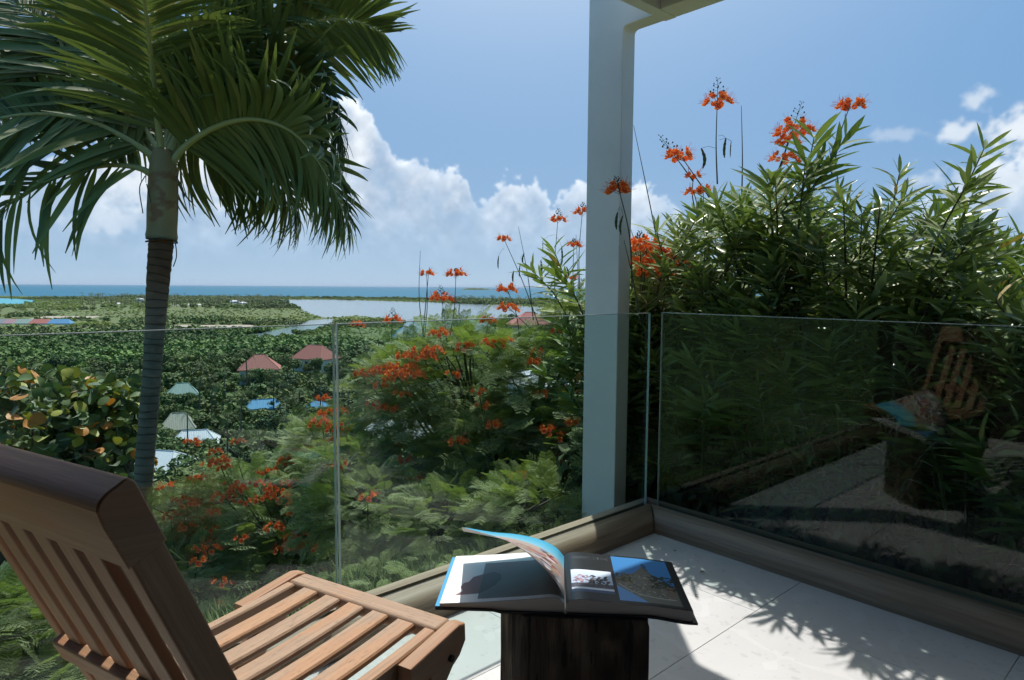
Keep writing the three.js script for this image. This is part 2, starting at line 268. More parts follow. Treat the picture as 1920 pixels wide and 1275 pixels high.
function scatter(count, r0, r1, keep) {
  const out = [];
  for (let k = 0; k < count; k++) {
    const az = (R1() * 104 - 50) * Math.PI / 180, r = Math.sqrt(lerp(r0 * r0, r1 * r1, R1())), x = r * Math.sin(az), z = -r * Math.cos(az);
    if (landAt(x, z) < -39 || isWater(x, z) || barePatches.some((p) => inside(p, x, z))) continue;
    if (keep && !keep(x, z, r, az)) continue; out.push([x, z, r]);
  }
  return out;
}
function blocks(x, y, z, w) { const [px, py, d] = project(V(x, y, z)), hw = w * FOCAL / d; return houseSpots.some(([hx, hy, sx, sy, hd]) => d < hd && Math.abs(px - hx) < (hd > 400 ? sx * 0.6 : sx + hw * 0.6) && py < hy + sy && py > hy - (hd > 400 ? 7 : 400)); }

// ---------------------------------------------------------------- houses
const roofTile = (c, name) => std(name, { map: tex(256, 256, (u, v) => mix3(c, c.map((q) => q * 0.72), fbm(u * 30, v * 30, 3)), true, 0.5, 0.5), roughness: 0.75, bumpMap: tex(64, 64, (u) => grey(0.5 + 0.5 * Math.sin(u * 6.283 * 4)), false, 1, 1), bumpScale: 0.03 });
roofTile([0.52, 0.17, 0.13], 'roof_red'); roofTile([0.74, 0.75, 0.77], 'roof_white'); roofTile([0.3, 0.42, 0.35], 'roof_green'); roofTile([0.5, 0.47, 0.36], 'roof_beige'); roofTile([0.1, 0.33, 0.55], 'roof_blue'); roofTile([0.5, 0.3, 0.3], 'roof_pink'); roofTile([0.32, 0.33, 0.34], 'roof_grey');
std('wall_white', { color: rgb(0.68, 0.66, 0.62), roughness: 0.9 }); std('wall_cream', { color: rgb(0.6, 0.5, 0.36), roughness: 0.9 });
std('window_dark', { color: rgb(0.02, 0.025, 0.03), roughness: 0.15 });
function hipRoof(w, d, h, over = 0.5, ridge = 0.45) {
  const b = new MB(), X = w / 2 + over, Z = d / 2 + over, r = w / 2 * ridge, uv = (x, z) => [x, z];
  const P = [[-X, 0, -Z], [X, 0, -Z], [X, 0, Z], [-X, 0, Z], [-r, h, 0], [r, h, 0]], f = (...k) => { const q = k.map((i) => b.v(...P[i], [1, 1, 1], ...uv(P[i][0], P[i][2] * 1.2 + P[i][1]))); if (q.length === 4) b.quad(...q); else b.tri(...q); };
  f(3, 2, 5, 4); f(1, 0, 4, 5); f(2, 1, 5); f(0, 3, 4);
  const e = 0.22, lo = [0, 1, 2, 3].map((i) => [P[i][0], -e, P[i][2]]);
  for (let i = 0; i < 4; i++) { const j = (i + 1) % 4, q = [P[i], P[j], lo[j], lo[i]].map((p) => b.v(...p)); b.quad(...q); }
  const q = lo.map((p) => b.v(...p)); b.quad(...q);
  return b.geo(false);
}
function house(name, label, px, py, dist, { w = 10, d = 8, h = 3, rh = 2, roof = 'roof_red', wall = 'wall_white', turn = 0, ridge = 0.45, group, near = '', cat = 'house', far = false }) {
  const p = at(px, py, dist), o = base(name, V(p.x, p.y - h, p.z), turn); tag(o, label, cat, group);
  const g0 = landAt(p.x, p.z), drop = Math.max(0.3, p.y - h - g0 + 0.6);
  part('wall', new THREE.BoxGeometry(w, h + drop, d).translate(0, (h - drop) / 2, 0), M[wall], o);
  part('roof', hipRoof(w, d, rh, far ? 0.3 : 0.6, ridge).translate(0, h, 0), M[roof], o);
  if (!far) { const r = w / 2 * ridge, X = w / 2 + 0.6, Z = d / 2 + 0.6, b = new MB(); b.tube([V(-r, h + rh, 0), V(r, h + rh, 0)], 0.09, 5); for (const sx of [-1, 1]) for (const sz of [-1, 1]) b.tube([V(sx * X, h, sz * Z), V(sx * r, h + rh, 0)], 0.08, 5); part('ridge_cap', b.geo(), M[roof], o); }
  if (!far) for (const s of [-1, 1]) for (const k of [-0.3, 0, 0.3]) part('window', new THREE.BoxGeometry(1.1, 1.2, 0.1).translate(k * w, h * 0.52, s * d / 2), M.window_dark, o);
  else part('window', new THREE.BoxGeometry(w * 0.5, 1, 0.1).translate(0, h * 0.5, d / 2), M.window_dark, o);
  const s = FOCAL / dist; houseSpots.push([px, py - rh * s * 0.5, w * 0.62 * s, rh * s * 0.62 + 2, dist, far ? '' : near]);
  return o;
}
house('red_roof_house', 'red hip roofed house beside the dark palm below the lagoon channel', 487, 690, 205, { near: 'red hip roof', w: 11, d: 9, rh: 4.2, turn: 0.3, ridge: 0.25 });
house('red_roof_house', 'long red tiled roof house among palms, nearest the glass joint', 592, 671, 235, { near: 'long red tiled roof', w: 13, d: 9, rh: 4.6, turn: -0.5, ridge: 0.5 });
house('red_roof_house', 'red roofed house at the lagoon edge beside the flowers and column', 992, 608, 260, { near: 'red roof at the lagoon edge', w: 15, d: 10, rh: 4.8, turn: 0.25, ridge: 0.2, wall: 'wall_cream' });
house('green_roof_house', 'pale green roofed house just beside the palm trunk', 343, 738, 150, { near: 'pale green roof', w: 5.2, d: 5, rh: 2.4, roof: 'roof_green', turn: 0.5 });
house('beige_roof_house', 'beige roofed house above the white roofs beside the palm trunk', 335, 800, 118, { near: 'beige roof', w: 4.6, d: 4.6, rh: 2.5, roof: 'roof_beige', wall: 'wall_cream', turn: 0.4 });
house('white_roof_house', 'small white metal roof house beside the palm trunk, upper of two', 366, 828, 98, { near: 'small white metal roof', w: 5.4, d: 4.4, rh: 1.7, roof: 'roof_white', turn: 0.35, ridge: 0.6 });
house('white_roof_house', 'low white roofed house behind the palm trunk and sea grape', 298, 872, 84, { near: 'low white roof', w: 7.4, d: 5.5, rh: 1.9, roof: 'roof_white', turn: -0.2, ridge: 0.6 });
house('pink_roof_house', 'faded pink roof half hidden behind orange flower clusters', 730, 700, 190, { near: 'faded pink roof', w: 12, d: 8, rh: 3, roof: 'roof_pink', turn: 0.1 });
house('pink_roof_house', 'small faded pink roof peeping from trees below the flowers', 872, 651, 230, { near: 'small faded pink roof', w: 5, d: 5, rh: 2, roof: 'roof_pink', turn: 0.3 });
house('white_roof_house', 'large white flat roofed house behind the shrub beside the column', 1040, 715, 88, { near: 'large white flat roof', w: 11, d: 8, rh: 1.8, roof: 'roof_white', turn: 0.2, ridge: 0.6 });
house('white_roof_house', 'white roofed house glimpsed through the lower shrub by the glass joint', 745, 812, 74, { near: 'white roof by the glass joint', w: 7, d: 6, rh: 1.5, roof: 'roof_white', turn: -0.1, ridge: 0.6 });
house('white_roof_house', 'white roofed house glimpsed through the middle of the large shrub', 960, 815, 66, { near: 'white roof behind the large shrub', w: 8, d: 6, rh: 1.6, roof: 'roof_white', turn: 0.25, ridge: 0.6 });
house('blue_roof_house', 'bright blue awning roof among palms below the red roofs', 495, 762, 140, { near: 'bright blue awning roof', w: 6.2, d: 4, rh: 1.5, roof: 'roof_blue', turn: 0.4, ridge: 0.7 });
house('blue_roof_house', 'small bright blue roof beside orange flowers near the glass joint', 596, 762, 135, { near: 'small bright blue roof', w: 2.6, d: 2.6, rh: 1.2, roof: 'roof_blue', turn: -0.3 });
for (const [px, w, roof, label] of [[6, 14, 'roof_grey', 'grey roofed house, first of the coloured row by the far bay'], [27, 15, 'roof_pink', 'pale pink roofed house in the coloured row by the far bay'], [48, 16, 'roof_green', 'green roofed house in the coloured row by the far bay'], [78, 18, 'roof_red', 'red roofed house in the coloured row by the far bay'], [114, 20, 'roof_blue', 'light blue roofed house ending the coloured row by the far bay']])
  house('coloured_roof_house', label, px, 606 - (px % 3), 640, { w, d: 10, h: 4, rh: 4, roof, turn: 0.15, ridge: 0.75, group: 'row of coloured roofs', far: true });
const R2 = rng(18);
for (const [px, py] of [[10, 577], [22, 577], [55, 578], [165, 573], [185, 571], [222, 568], [237, 573], [262, 559], [324, 572], [334, 572], [354, 570], [373, 570], [378, 575], [400, 575], [440, 563], [455, 566], [535, 586], [218, 595], [258, 600], [335, 602], [410, 600], [450, 605], [365, 605], [300, 574]])
  house('distant_house', 'tiny white house scattered among the trees of the coastal plain', px, py + 2, 1500 - (py - 560) * 18, { w: 13 + 5 * R2(), d: 11, h: 4, rh: 2.6, roof: 'roof_white', turn: R2() * 3, group: 'white houses scattered over the plain', far: true });

// ---------------------------------------------------------------- the wooded plain (nobody could count its crowns)
{
  const lists = [[], [], [], []], cols = [[], [], [], []];
  const near = scatter(22000, 330, 800, (x, z) => !blocks(x, landAt(x, z) + 5, z, 3)), far = scatter(52000, 800, 2460, (x, z) => !blocks(x, landAt(x, z) + 5, z, 2));
  for (const [x, z, r] of [...near, ...far]) {
    const k = Math.floor(R1() * 4), y = landAt(x, z), wet = smoothstep(fbm(x * 0.0045 + 3, z * 0.0085, 4), 0.4, 0.52), s = lerp(1.15, 0.42, wet) * (r > 1200 ? 1.25 : 0.9) * (0.45 + 0.9 * R1() * R1() + 0.15) * (0.7 + 0.8 * fbm(x * 0.008, z * 0.008 + 9, 3));
    lists[k].push(new THREE.Matrix4().makeRotationY(R1() * 6.3).scale(V(s * 1.25, s * (0.9 + 0.5 * R1()), s * 1.25)).setPosition(x, y - 0.4, z));
    const t = (0.82 + 0.28 * R1()) * (0.55 + 0.85 * fbm(x * 0.012 + 40, z * 0.012, 3)); cols[k].push([t * lerp(0.72, 1.3, wet), t * lerp(0.78, 1.22, wet), t * lerp(0.9, 0.95, wet)]);
  }
  const o = new THREE.Group(); o.name = 'mangrove_forest'; scene.add(o); tag(o, 'mangroves and low trees covering the coastal plain down to the lagoon', 'forest', null, 'stuff');
  lists.forEach((l, k) => { const m = copies('canopy', clumps[k], M.mangrove_leaves, l, o, (i) => rgb(...cols[k][i])); m.userData.kind = 'stuff'; });
}
// a coconut palm for the middle distance
function smallPalm(seed, h, fr) {
  const R = rng(seed), t = new MB(), c = new MB(), lean = V((R() - 0.5) * 1.4, h, (R() - 0.5) * 1.4);
  t.tube([V(0, -0.8, 0), V(lean.x * 0.2, h * 0.5, lean.z * 0.2), lean], [0.17, 0.12, 0.09], 6);
  for (let f = 0; f < fr; f++) {
    const a = f / fr * 6.283 + R() * 0.5, e = 0.9 - 1.25 * R(), len = 2.6 + R(), d = V(Math.cos(a), e, Math.sin(a)).normalize(), tint = 0.6 + 0.7 * R();
    let p = lean.clone(); const dir = d.clone();
    for (let s = 0; s < 9; s++) {
      dir.y -= 0.17; dir.normalize(); const q = p.clone().addScaledVector(dir, len / 9), side = dir.clone().cross(V(0, 1, 0)).normalize();
      for (const w of [-1, 1]) for (let j = 0; j < 2; j++) { const o = p.clone().lerp(q, j / 2), ld = side.clone().multiplyScalar(w * 0.8).addScaledVector(dir, 0.6).add(V(0, -0.35 - 0.4 * R(), 0)); c.leaf(frame(o, ld), 0.95 * Math.sin(0.5 + s / 9 * 2.3), 0.24, 1, 0.15, 0, [tint, tint, tint * 0.9]); }
      p = q;
    }
  }
  return [t.geo(), c.geo(false)];
}
leafy('palm_green', [0.12, 0.16, 0.046]);
{
  const R = rng(91), palms = [0, 1, 2].map((k) => smallPalm(40 + k, 5.4 + k, 17)), trees = [0, 1, 2, 3].map((k) => crownGeo(200 + k, 1500, 0.55, 3.1, 2.4, 3.1, 4.2, 9));
  const trunk = new MB().tube([V(0, -1, 0), V(0.1, 1.6, 0.05), V(0.2, 3.6, -0.1)], [0.28, 0.2, 0.1], 6).tube([V(0.1, 1.6, 0), V(1.1, 3.8, 0.5)], [0.14, 0.05], 5).tube([V(0.1, 1.9, 0), V(-1, 4, -0.4)], [0.12, 0.05], 5).geo();
  const greens = [['tree_green', [0.1, 0.16, 0.038]], ['tree_dark', [0.06, 0.105, 0.032]], ['tree_olive', [0.14, 0.175, 0.046]]].map(([n, c]) => leafy(n, c));
  const kinds = {};
  const proto = (kind, k) => kinds[kind + k];
  const plant = (name, label, cat, group, x, z, s, geos, mats, names) => {
    const key = names.join() + geos.map((g) => g.uuid).join() + mats.map((m) => m.name).join(); let o = kinds[key];
    if (o) { o = o.clone(); o.name = numbered(name); scene.add(o); } else { o = kinds[key] = base(name, V(0, 0, 0)); geos.forEach((g, i) => part(names[i], g, mats[i], o)); }
    o.position.set(x, groundAt(x, z), z); o.rotation.y = R() * 6.3; o.scale.setScalar(s); tag(o, label, cat, group); return o;
  };
  // which house or garden plant a tree stands by
  const where = (px, py) => {
    const h = houseSpots.filter((q) => q[5]).map((q) => [Math.hypot(px - q[0], (py - q[1]) * 1.3), q]).sort((a, b) => a[0] - b[0])[0];
    if (h && h[0] < 75) return (py < h[1][1] ? 'behind the ' : 'before the ') + h[1][5];
    const level = py < 660 ? 'at the foot of the slope ' : py < 740 ? 'on the middle slope ' : 'on the near slope ';
    return level + (px < 275 ? 'behind the sea grape' : px < 470 ? 'past the palm trunk' : px < 650 ? 'beside the glass joint' : px < 900 ? 'behind the large flowering shrub' : 'behind the column');
  };
  const sayTree = (o, palm, tone) => { const c = project(o.position.clone().add(V(0, 5 * o.scale.x, 0))), w = where(c[0], c[1]), k = palm ? 'coconut palm' : tone + ' leafy tree'; o.userData.label = `${k} ${w}`; o.userData.group = `${k}s ${w}`; };
  const tones = ['bright green', 'dark green', 'olive green'];
  // single palms that stand out
  for (const [px, py, d, k, s, label] of [[462, 655, 150, 1, 1.05, 'dark coconut palm standing beside the red hip roof'], [560, 728, 95, 0, 0.95, 'coconut palm with drooping fronds below the long red roof'], [775, 600, 210, 2, 1.1, 'coconut palm at the lagoon shore behind the flowers'], [535, 745, 120, 1, 0.7, 'young palm beside the bright blue awning'], [420, 690, 160, 2, 0.9, 'slim coconut palm above the pale green roof'], [655, 720, 110, 0, 1, 'coconut palm seen just past the glass joint'], [600, 700, 130, 2, 0.8, 'palm below the long red tiled roof by the glass joint'], [395, 720, 120, 0, 0.9, 'palm overhanging the pale green roofed house'], [372, 705, 112, 1, 0.8, 'palm whose crown half covers the pale green roof'], [450, 735, 92, 0, 0.9, 'palm standing between the pale green and bright blue roofs'], [512, 700, 128, 2, 0.85, 'palm just below the red hip roof, right of the dark palm'], [425, 775, 78, 1, 0.75, 'palm beside the small white metal roof'], [556, 780, 70, 0, 0.7, 'low palm below the bright blue awning roof'], [350, 770, 90, 2, 0.7, 'palm crown covering the beige roof'], [640, 690, 104, 1, 0.9, 'palm right behind the glass joint below the long red roof'], [490, 805, 62, 0, 0.65, 'nearest palm above the wide low flowering shrub']]) {
    const p = at(px, py, d), o = plant('coconut_palm', label, 'palm tree', null, p.x, p.z, s, palms[k], [M.bark, M.palm_green], ['trunk', 'crown']);
    o.position.y = p.y - (5.4 + k) * s;
  }
  // trees that stand before the houses and hide their walls
  for (const [hx, hy, sx, sy, hd] of houseSpots.filter((q) => q[4] < 300)) for (let k = 0; k < 7; k++) {
    const px = hx + (k - 3) * sx * 0.36 + (R() - 0.5) * 8, d = hd * (0.9 + 0.05 * R()), p = at(px, hy + sy * (0.75 + 0.8 * R()) + 2, d), g = groundAt(p.x, p.z), s = clamp((p.y - g) / 6.2, 0.25, 1.1), c = k % 3 === 1;
    if (c) sayTree(plant('hillside_palm', 'coconut palm among the trees of the slope below the terrace', 'palm tree', 'palms on the slope', p.x, p.z, s * 0.85, palms[k % 3], [M.bark, M.palm_green], ['trunk', 'crown']), true);
    else sayTree(plant('hillside_tree', 'leafy green tree in the wooded slope below the terrace', 'tree', 'trees on the slope', p.x, p.z, s, [trunk, trees[k % 4]], [M.bark, greens[k % 3]], ['trunk', 'crown']), false, tones[k % 3]);
  }
  let n = 0, m = 0;
  for (let t = 0; t < 6000 && n < 250; t++) {
    const az = (R() * 86 - 42) * Math.PI / 180, r = 26 * Math.pow(330 / 26, R()), x = r * Math.sin(az), z = -r * Math.cos(az), s = (0.5 + 0.55 * R()) * clamp(r / 80, 0.55, 1.05), palm = R() < 0.28, y = groundAt(x, z);
    const [px, py] = project(V(x, y + (palm ? 7.5 : 6.4) * s, z));
    if (py < 628 - (px > 640 && px < 960 ? -12 : 0) + 18 * R() || px < -60 || px > 1110 || blocks(x, y + 5 * s, z, 3 * s) || isWater(x, z)) continue;
    n++;
    const tn = Math.floor(R() * 3);
    if (palm) sayTree(plant('hillside_palm', 'coconut palm among the trees of the slope below the terrace', 'palm tree', 'palms on the slope', x, z, s, palms[n % 3], [M.bark, M.palm_green], ['trunk', 'crown']), true);
    else sayTree(plant('hillside_tree', 'leafy green tree in the wooded slope below the terrace', 'tree', 'trees on the slope', x, z, s, [trunk, trees[n % 4]], [M.bark, greens[tn]], ['trunk', 'crown']), false, tones[tn]);
  }
  // undergrowth of the slope
  const small = [0, 1].map((k) => crownGeo(300 + k, 260, 0.34, 1.25, 0.9, 1.25, 0.6, 5)), ls = [[], []], cs = [[], []];
  for (let t = 0; t < 9000; t++) {
    const az = (R() * 100 - 48) * Math.PI / 180, r = 9 * Math.pow(345 / 9, R()), x = r * Math.sin(az), z = -r * Math.cos(az), s = (0.5 + 0.8 * R()) * clamp(r / 45, 0.5, 2.3), y = groundAt(x, z);
    if (blocks(x, y + 1.6 * s, z, 1.2 * s)) continue;
    const k = t % 2; ls[k].push(new THREE.Matrix4().makeRotationY(R() * 6.3).scale(V(s, s * (0.7 + 0.5 * R()), s)).setPosition(x, y - 0.15 * s, z)); const v = 0.6 + 0.7 * R(); cs[k].push([v * (0.85 + 0.5 * R()), v, v * 0.9]);
  }
  const o = new THREE.Group(); o.name = 'slope_undergrowth'; scene.add(o); tag(o, 'dense green undergrowth covering the slope between the trees', 'undergrowth', null, 'stuff');
  ls.forEach((l, k) => { const q = copies('foliage', small[k], M.scrub_leaves, l, o, (i) => rgb(...cs[k][i])); q.userData.kind = 'stuff'; });
  // palms far off on the spit and the plain
  const far = [], FR = rng(61);
  for (let t = 0; t < 420; t++) { const px = FR() < 0.65 ? 150 + FR() * 380 : 830 + FR() * 260, d = 1150 + FR() * 900, p = at(px, 560, d); if (landAt(p.x, p.z) < -39 || isWater(p.x, p.z)) continue; const s = 1.3 + 1.1 * FR(); far.push(new THREE.Matrix4().makeRotationY(FR() * 6).scale(V(s * 1.5, s, s * 1.5)).setPosition(p.x, -37.6, p.z)); }
  const fo = new THREE.Group(); fo.name = 'distant_palms'; scene.add(fo); tag(fo, 'distant palm grove along the far shore below the horizon', 'palm grove', null, 'stuff');
  const q = copies('crown', palms[1][1], M.palm_green, far, fo); q.userData.kind = 'stuff'; const q2 = copies('trunk', palms[1][0], M.bark, far, fo); q2.userData.kind = 'stuff';
}

// ================================================================ THE TERRACE
const T0 = (name, x, y, z, turn = 0) => base(name, L(x, y, z), TURN + turn);
{
  // tiled floor: each tile a piece of its own on a mortar bed
  const o = T0('terrace_floor', 0, 0, 0); tag(o, 'white tiled terrace floor inside the glass balustrade', 'terrace floor', null, 'structure');
  part('mortar_bed', new THREE.BoxGeometry(4.4, 1.4, 4.6).translate(-1.99, -0.706, 2.1), M.grout, o);
  const tw = 0.78, td = 0.76, R = rng(3);
  for (let c = -1; c < 5; c++) {
    const x1 = c < 0 ? 0.0 : -0.39 - c * tw, x0 = c < 0 ? -0.39 : Math.max(-4.15, x1 - tw), off = c === 1 || c === 3 ? -0.38 : 0;
    for (let r = 0; r < 7; r++) {
      const z0 = Math.max(0, off + r * td), z1 = Math.min(4.3, off + (r + 1) * td); if (z1 - z0 < 0.05 || x1 - x0 < 0.05) continue;
      part('tile', box(x1 - x0 - 0.002, 0.02, z1 - z0 - 0.002, 0.0015, 'x', (x0 + x1) / 2, -0.01 + (R() - 0.5) * 0.0004, (z0 + z1) / 2), M.floor_tile, o);
    }
  }
}
// weathered timber kerbs with rounded tops, mitred at the corner
function kerbGeo(len, side) {
  const prof = [[0, -0.1], [0, 0.03], [0.004, 0.052], [0.015, 0.074], [0.033, 0.092], [0.056, 0.103], [0.105, 0.105], [0.107, 0.07], [0.137, 0.07], [0.139, 0.103], [0.19, 0.103], [0.205, 0.095], [0.208, -0.1]];
  const b = new MB(), N = 40, R = rng(side + 9); let prev = null;
  for (let k = 0; k <= N; k++) {
    const t = k / N, wob = (fbm(t * 9 + side * 7, 1, 3) - 0.5) * 0.006; let acc = 0;
    const row = prof.map(([q, y], j) => { if (j) acc += Math.hypot(q - prof[j - 1][0], y - prof[j - 1][1]); const a = lerp(q - 0.002, -len, t), dy = j > 1 && j < 6 ? wob : 0; return side ? b.v(q, y + dy, -a, [1, 1, 1], t * len + side, acc) : b.v(a, y + dy, -q, [1, 1, 1], t * len, acc); });
    if (prev) for (let j = 1; j < row.length; j++) side ? b.quad(prev[j - 1], row[j - 1], row[j], prev[j]) : b.quad(prev[j - 1], prev[j], row[j], row[j - 1]);
    prev = row;
  }
  return toCreasedNormals(b.geo(), 0.6);
}
tag(part('timber_kerb', kerbGeo(3.7, 0), M.kerb_wood, T0('timber_kerb', -0.003, 0.0005, 0)).parent, 'weathered timber kerb under the glass facing the lagoon', 'kerb');
tag(part('timber_kerb', kerbGeo(3.1, 1), M.kerb_wood, T0('timber_kerb', 0, 0.0005, 0.003)).parent, 'weathered timber kerb under the glass before the oleanders', 'kerb');
// glass panes: 12 mm sheets with polished edges, set in the slot of the kerb
function pane(label, along, a0, a1, h0, h1, group) {
  const len = a1 - a0, h = (h0 + h1) / 2 - 0.075, o = along === 'x' ? T0('glass_panel', (a0 + a1) / 2, 0.075, -0.122) : T0('glass_panel', 0.122, 0.075, (a0 + a1) / 2, Math.PI / 2);
  tag(o, label, 'glass panel', group); if (along === 'z') o.rotation.z = Math.atan((h1 - h0) / len) * 0;
  part('pane', new THREE.BoxGeometry(len - 0.006, h - 0.003, 0.012).translate(0, h / 2, 0), M.glass, o);
  part('polished_edge', join(new THREE.BoxGeometry(len, 0.0028, 0.0124).translate(0, h, 0), new THREE.BoxGeometry(0.0028, h - 0.004, 0.0124).translate(-len / 2 + 0.0014, h / 2, 0), new THREE.BoxGeometry(0.0028, h - 0.004, 0.0124).translate(len / 2 - 0.0014, h / 2, 0)), M.glass_rim, o);
  part('gasket', join(new THREE.BoxGeometry(len, 0.012, 0.006).translate(0, 0.012, 0.0095), new THREE.BoxGeometry(len, 0.012, 0.006).translate(0, 0.012, -0.0095)), M.rubber, o);
}
pane('clear glass balustrade pane beside the column, in front of the orange flowering shrub', 'x', -1.692, 0.09, 1.12, 1.12);
pane('clear glass balustrade pane behind the wooden chair, in front of the palm trunk', 'x', -3.5, -1.702, 1.12, 1.12);
pane('greenish glass balustrade pane in front of the oleander hedge, reflecting the floor', 'z', -0.066, 1.80, 1.117, 1.13);
pane('glass balustrade pane next to the house pier, end of the oleander side', 'z', 1.81, 2.78, 1.13, 1.13);
{
  // steel column with its arm, one bent frame
  const o = T0('white_column', 0.138, 0, -0.451); tag(o, 'white painted rectangular column just outside the glass, carrying the roof arm', 'column');
  const s = new THREE.Shape(); s.moveTo(-0.115, -2.2); s.lineTo(0.115, -2.2); s.lineTo(0.115, 2.6); s.absarc(0.145, 2.6, 0.03, Math.PI, Math.PI / 2, true); s.lineTo(0.36, 2.63); s.lineTo(0.36, 2.9); s.lineTo(-0.115, 2.9);
  part('post', new THREE.ExtrudeGeometry(s, { depth: 0.094, bevelEnabled: true, bevelSize: 0.005, bevelThickness: 0.005, bevelSegments: 2, curveSegments: 8 }).translate(0, 0, -0.047).rotateY(-Math.PI / 2), M.white_paint, o);
  part('base_plate', box(0.2, 0.02, 0.34, 0.004, 'x', 0, -1.0, 0), M.white_paint, o);
}
{
  const o = T0('terrace_roof', 0, 2.63, 0); tag(o, 'white framed terrace roof corner with boarded ceiling carried by the column arm', 'roof');
  const x0 = -4.1, x1 = 0.2, z0 = -0.147, z1 = 4.3;
  part('fascia', box(x1 - x0, 0.26, 0.068, 0.004, 'x', (x0 + x1) / 2, 0.125, z0 + 0.034), M.white_paint, o);
  part('fascia', box(0.14, 0.256, z1 - z0 - 0.07, 0.004, 'z', x1 - 0.072, 0.125, (z0 + 0.069 + z1) / 2), M.white_paint, o);
  for (let k = 0; k < 33; k++) { const xa = 0.055 - k * 0.125; if (xa - 0.12 < x0) break; part('ceiling_board', box(0.12, 0.018, z1 - z0 - 0.08, 0.003, 'z', xa - 0.06, 0.1, (z0 + 0.072 + z1) / 2), M.ceiling_wood, o); }
  part('roof_sheet', box(x1 - x0 - 0.02, 0.03, z1 - z0 - 0.02, 0.004, 'x', (x0 + x1) / 2, 0.262, (z0 + z1) / 2), M.white_paint, o);
}
{
  // the house round the terrace: what the panes mirror; walls coloured dark to deepen the shade
  const o = T0('villa', 0, 0, 0); tag(o, 'unseen villa walls coloured dark to deepen terrace shade, white pier at the balustrade end', 'house');
  part('side_wall', box(0.2, 2.72, 4.6, 0.01, 'z', -3.82, 1.35, 1.95), M.dark_wall, o);
  part('back_wall', box(4.5, 2.72, 0.2, 0.01, 'x', -1.55, 1.35, 3.9), M.dark_wall, o);
  part('pier', box(0.22, 2.62, 0.42, 0.008, 'x', 0.14, 1.305, 3.03), M.white_paint, o);
}

